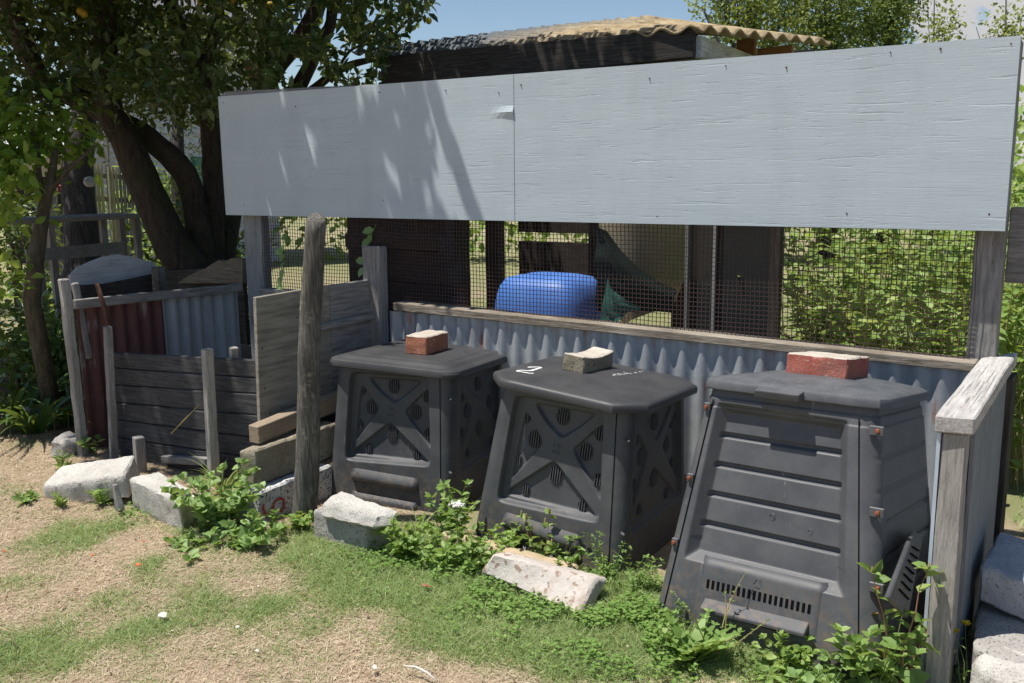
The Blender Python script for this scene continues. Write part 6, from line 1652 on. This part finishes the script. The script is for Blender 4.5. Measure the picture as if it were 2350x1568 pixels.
# ------------------------------------------------------------------ tall green bed behind the wire at right
def gplant(label, base, h, n, L, W, mat=LF_BEAN):
    th = thing('tall_leafy_plant', base, label, 'plant', 'tall leafy plants in the bed behind the wire'); base = Vector(base)
    paths, P, D, S = [], [], [], []
    for s in range(n):
        a = random.uniform(0, 6.28); r = .12 * math.sqrt(random.random()); p = base + Vector((r * math.cos(a), r * math.sin(a), -.02)); d = Vector((random.gauss(0, .12), random.gauss(0, .12), 1)); pts = [p]; hh = h * random.uniform(.55, 1.1)
        for k in range(6): p = p + d.normalized() * hh / 6; d += Vector((random.gauss(0, .08), random.gauss(0, .08), 0)); pts.append(p)
        paths.append((pts, [.0045 - .0005 * k for k in range(7)]))
        for k in range(14):
            f = .22 + .78 * k / 13; i = min(5, int(f * 6)); q = pts[i].lerp(pts[i + 1], f * 6 - i)
            if f < .5 and random.random() < .5: continue
            for _ in range(random.choice((1, 2, 2))):
                t = random.uniform(0, 6.28); P.append(tuple(q)); D.append((math.cos(t), math.sin(t), random.gauss(.3, .3))); S.append(random.uniform(.6, 1.2))
    v, q, t = tubes_np(paths, 4); mesh_np('stems', [(v, q, t, 0)], STEMY, th)
    S = np.array(S); v, q, t = leaf_arrays(np.array(P), np.array(D), L * S, W * S, .15, .3); mesh_np('leaves', [(v, q, t, 0)], mat, th)
names = ['first', 'second', 'third', 'fourth', 'fifth', 'sixth']
for j, (yy, rw) in enumerate(((.98, 'front row'), (1.4, 'middle row'), (1.9, 'back row'))):
    for i in range(6):
        x = -.80 + .165 * i - .28 * (yy - .98) + random.gauss(0, .02)
        gplant(f'tall leafy green plant, {names[i]} from the dark door panel in the {rw}', (x, yy + random.gauss(0, .04), 0), .96 + .09 * j, 22, .062, .034, LF_BEAN if (i + j) % 3 else LF_WEED)
mb = MB(); mb.box(-.78, -.02, .70, .74, 0, .15); tag(mb.build('bed_edging', WOODX, bevel=.004), 'grey timber board edging the tall green bed behind the wire', 'edging board')
for lab, x, y, h, r, mat in (('green shrub showing past the right end of the fence', .62, 1.9, 1.5, .5, LF_BEAN), ('low green shrub on the lawn right of the fence end board', .62, 1.3, .42, .26, LF_LIME), ('taller shrub behind the tall green bed', -.2, 3.6, 1.7, .8, LF_BEAN), ('broad shrub behind the green bed at right', 1.3, 3.6, 1.9, .9, LF_FAR)):
    b = Vector((x, y, 0)); plant('garden_shrub', lab, 'shrub', b, [([b, b + Vector((0, 0, h * .6))], [.03, .015])], [(b + Vector((0, 0, h * .52)), (r, r, h * .48))], 4200, .075, .5, mat, SAPM, 'shrubs behind the fence at right', clump=6, tw=.1, part=('stem', 'foliage'))

# ------------------------------------------------------------------ tall trees behind the shed
def far_tree(label, px, depth, blobs, n, L, mat=LF_FAR, group='trees behind the shed'):
    b = grounded(px, depth); top = at_depth(px, -60, depth)
    k_ = min(1, n / 6000); stems = [([b, b.lerp(top, .5), top], [.16 * k_ + .01, .10 * k_ + .005, .03 * k_ + .002])]
    for x, y, d, r in blobs: stems.append(([b.lerp(top, .55), at_depth(x, y, d)], [.05 * k_ + .004, .012 * k_ + .002]))
    return plant('tall_tree', label, 'tree', b, stems, [(at_depth(x, y, d), (r, r, r * 1.05)) for x, y, d, r in blobs], n, L, .55, mat, BARKG, group, clump=8, tw=.2)
far_tree('yellow-green tree above the left part of the shed roof ridge', 1720, 13, [(1690, 20, 13, .55), (1740, -40, 13, .9), (1650, -20, 13, .5), (1730, 70, 13, .6), (1800, 30, 13.3, .65), (1770, 110, 13, .6), (1610, 15, 12.6, .18)], 10000, .07)
far_tree('darker leafy tree behind the lower end of the shed roof', 1900, 13.6, [(1880, 20, 13.6, .7), (1940, -40, 13.6, .9), (1860, 100, 13.6, .7), (1960, 60, 13.6, .65), (1920, 130, 13.4, .7), (1830, -60, 13.5, .8)], 11000, .07, LF_FARG)
far_tree('green tree nearest the white cloud', 2040, 14, [(2030, 10, 14, .55), (2050, 70, 14, .42), (2010, 110, 14, .6), (2060, -60, 14, .7), (1985, 40, 14, .5), (2075, 30, 14.2, .22)], 9000, .07, LF_FARG)
far_tree('sparse thin-branched tree standing against the white cloud', 2145, 11, [(2140, 85, 11, .16), (2165, 60, 11, .12), (2190, 35, 11, .12), (2130, 30, 11, .1), (2155, 100, 11, .15)], 520, .07, LF_FAR)
far_tree('low tree top at the upper right corner above the plywood', 2310, 10, [(2290, 72, 10, .16), (2330, 66, 10, .2), (2345, 40, 10, .14), (2262, 78, 10, .08), (2240, 62, 10, .05)], 700, .06, LF_FAR)

# bindweed climbing the wire
for lab, pts in (('bindweed strand twining up the wire netting left of the round stake', ((640, 650), (655, 600), (650, 560), (662, 520))), ('bindweed strand hanging on the wire netting above the divider post', ((835, 640), (840, 600), (850, 550), (862, 515)))):
    Q = [on_y(a, b, .035) for a, b in pts]; th = thing('bindweed_strand', Q[0], lab, 'vine', 'bindweed on the wire netting'); mb = MB(); mb.tube(Q, .0016, 5); mb.build('stem', STEMM, th)
    P, D = [], []
    for k in range(9): f = k / 9 * 3; i = int(f); P.append(tuple(Q[i].lerp(Q[i + 1], f - i))); D.append((random.gauss(0, .8), -abs(random.gauss(.3, .3)), random.gauss(-.6, .4)))
    v, q, t = leaf_arrays(np.array(P), np.array(D), .058, .042, .1, .15, np.tile([0, -1.0, .3], (9, 1))); mesh_np('leaves', [(v, q, t, 0)], LF_BIND, th)
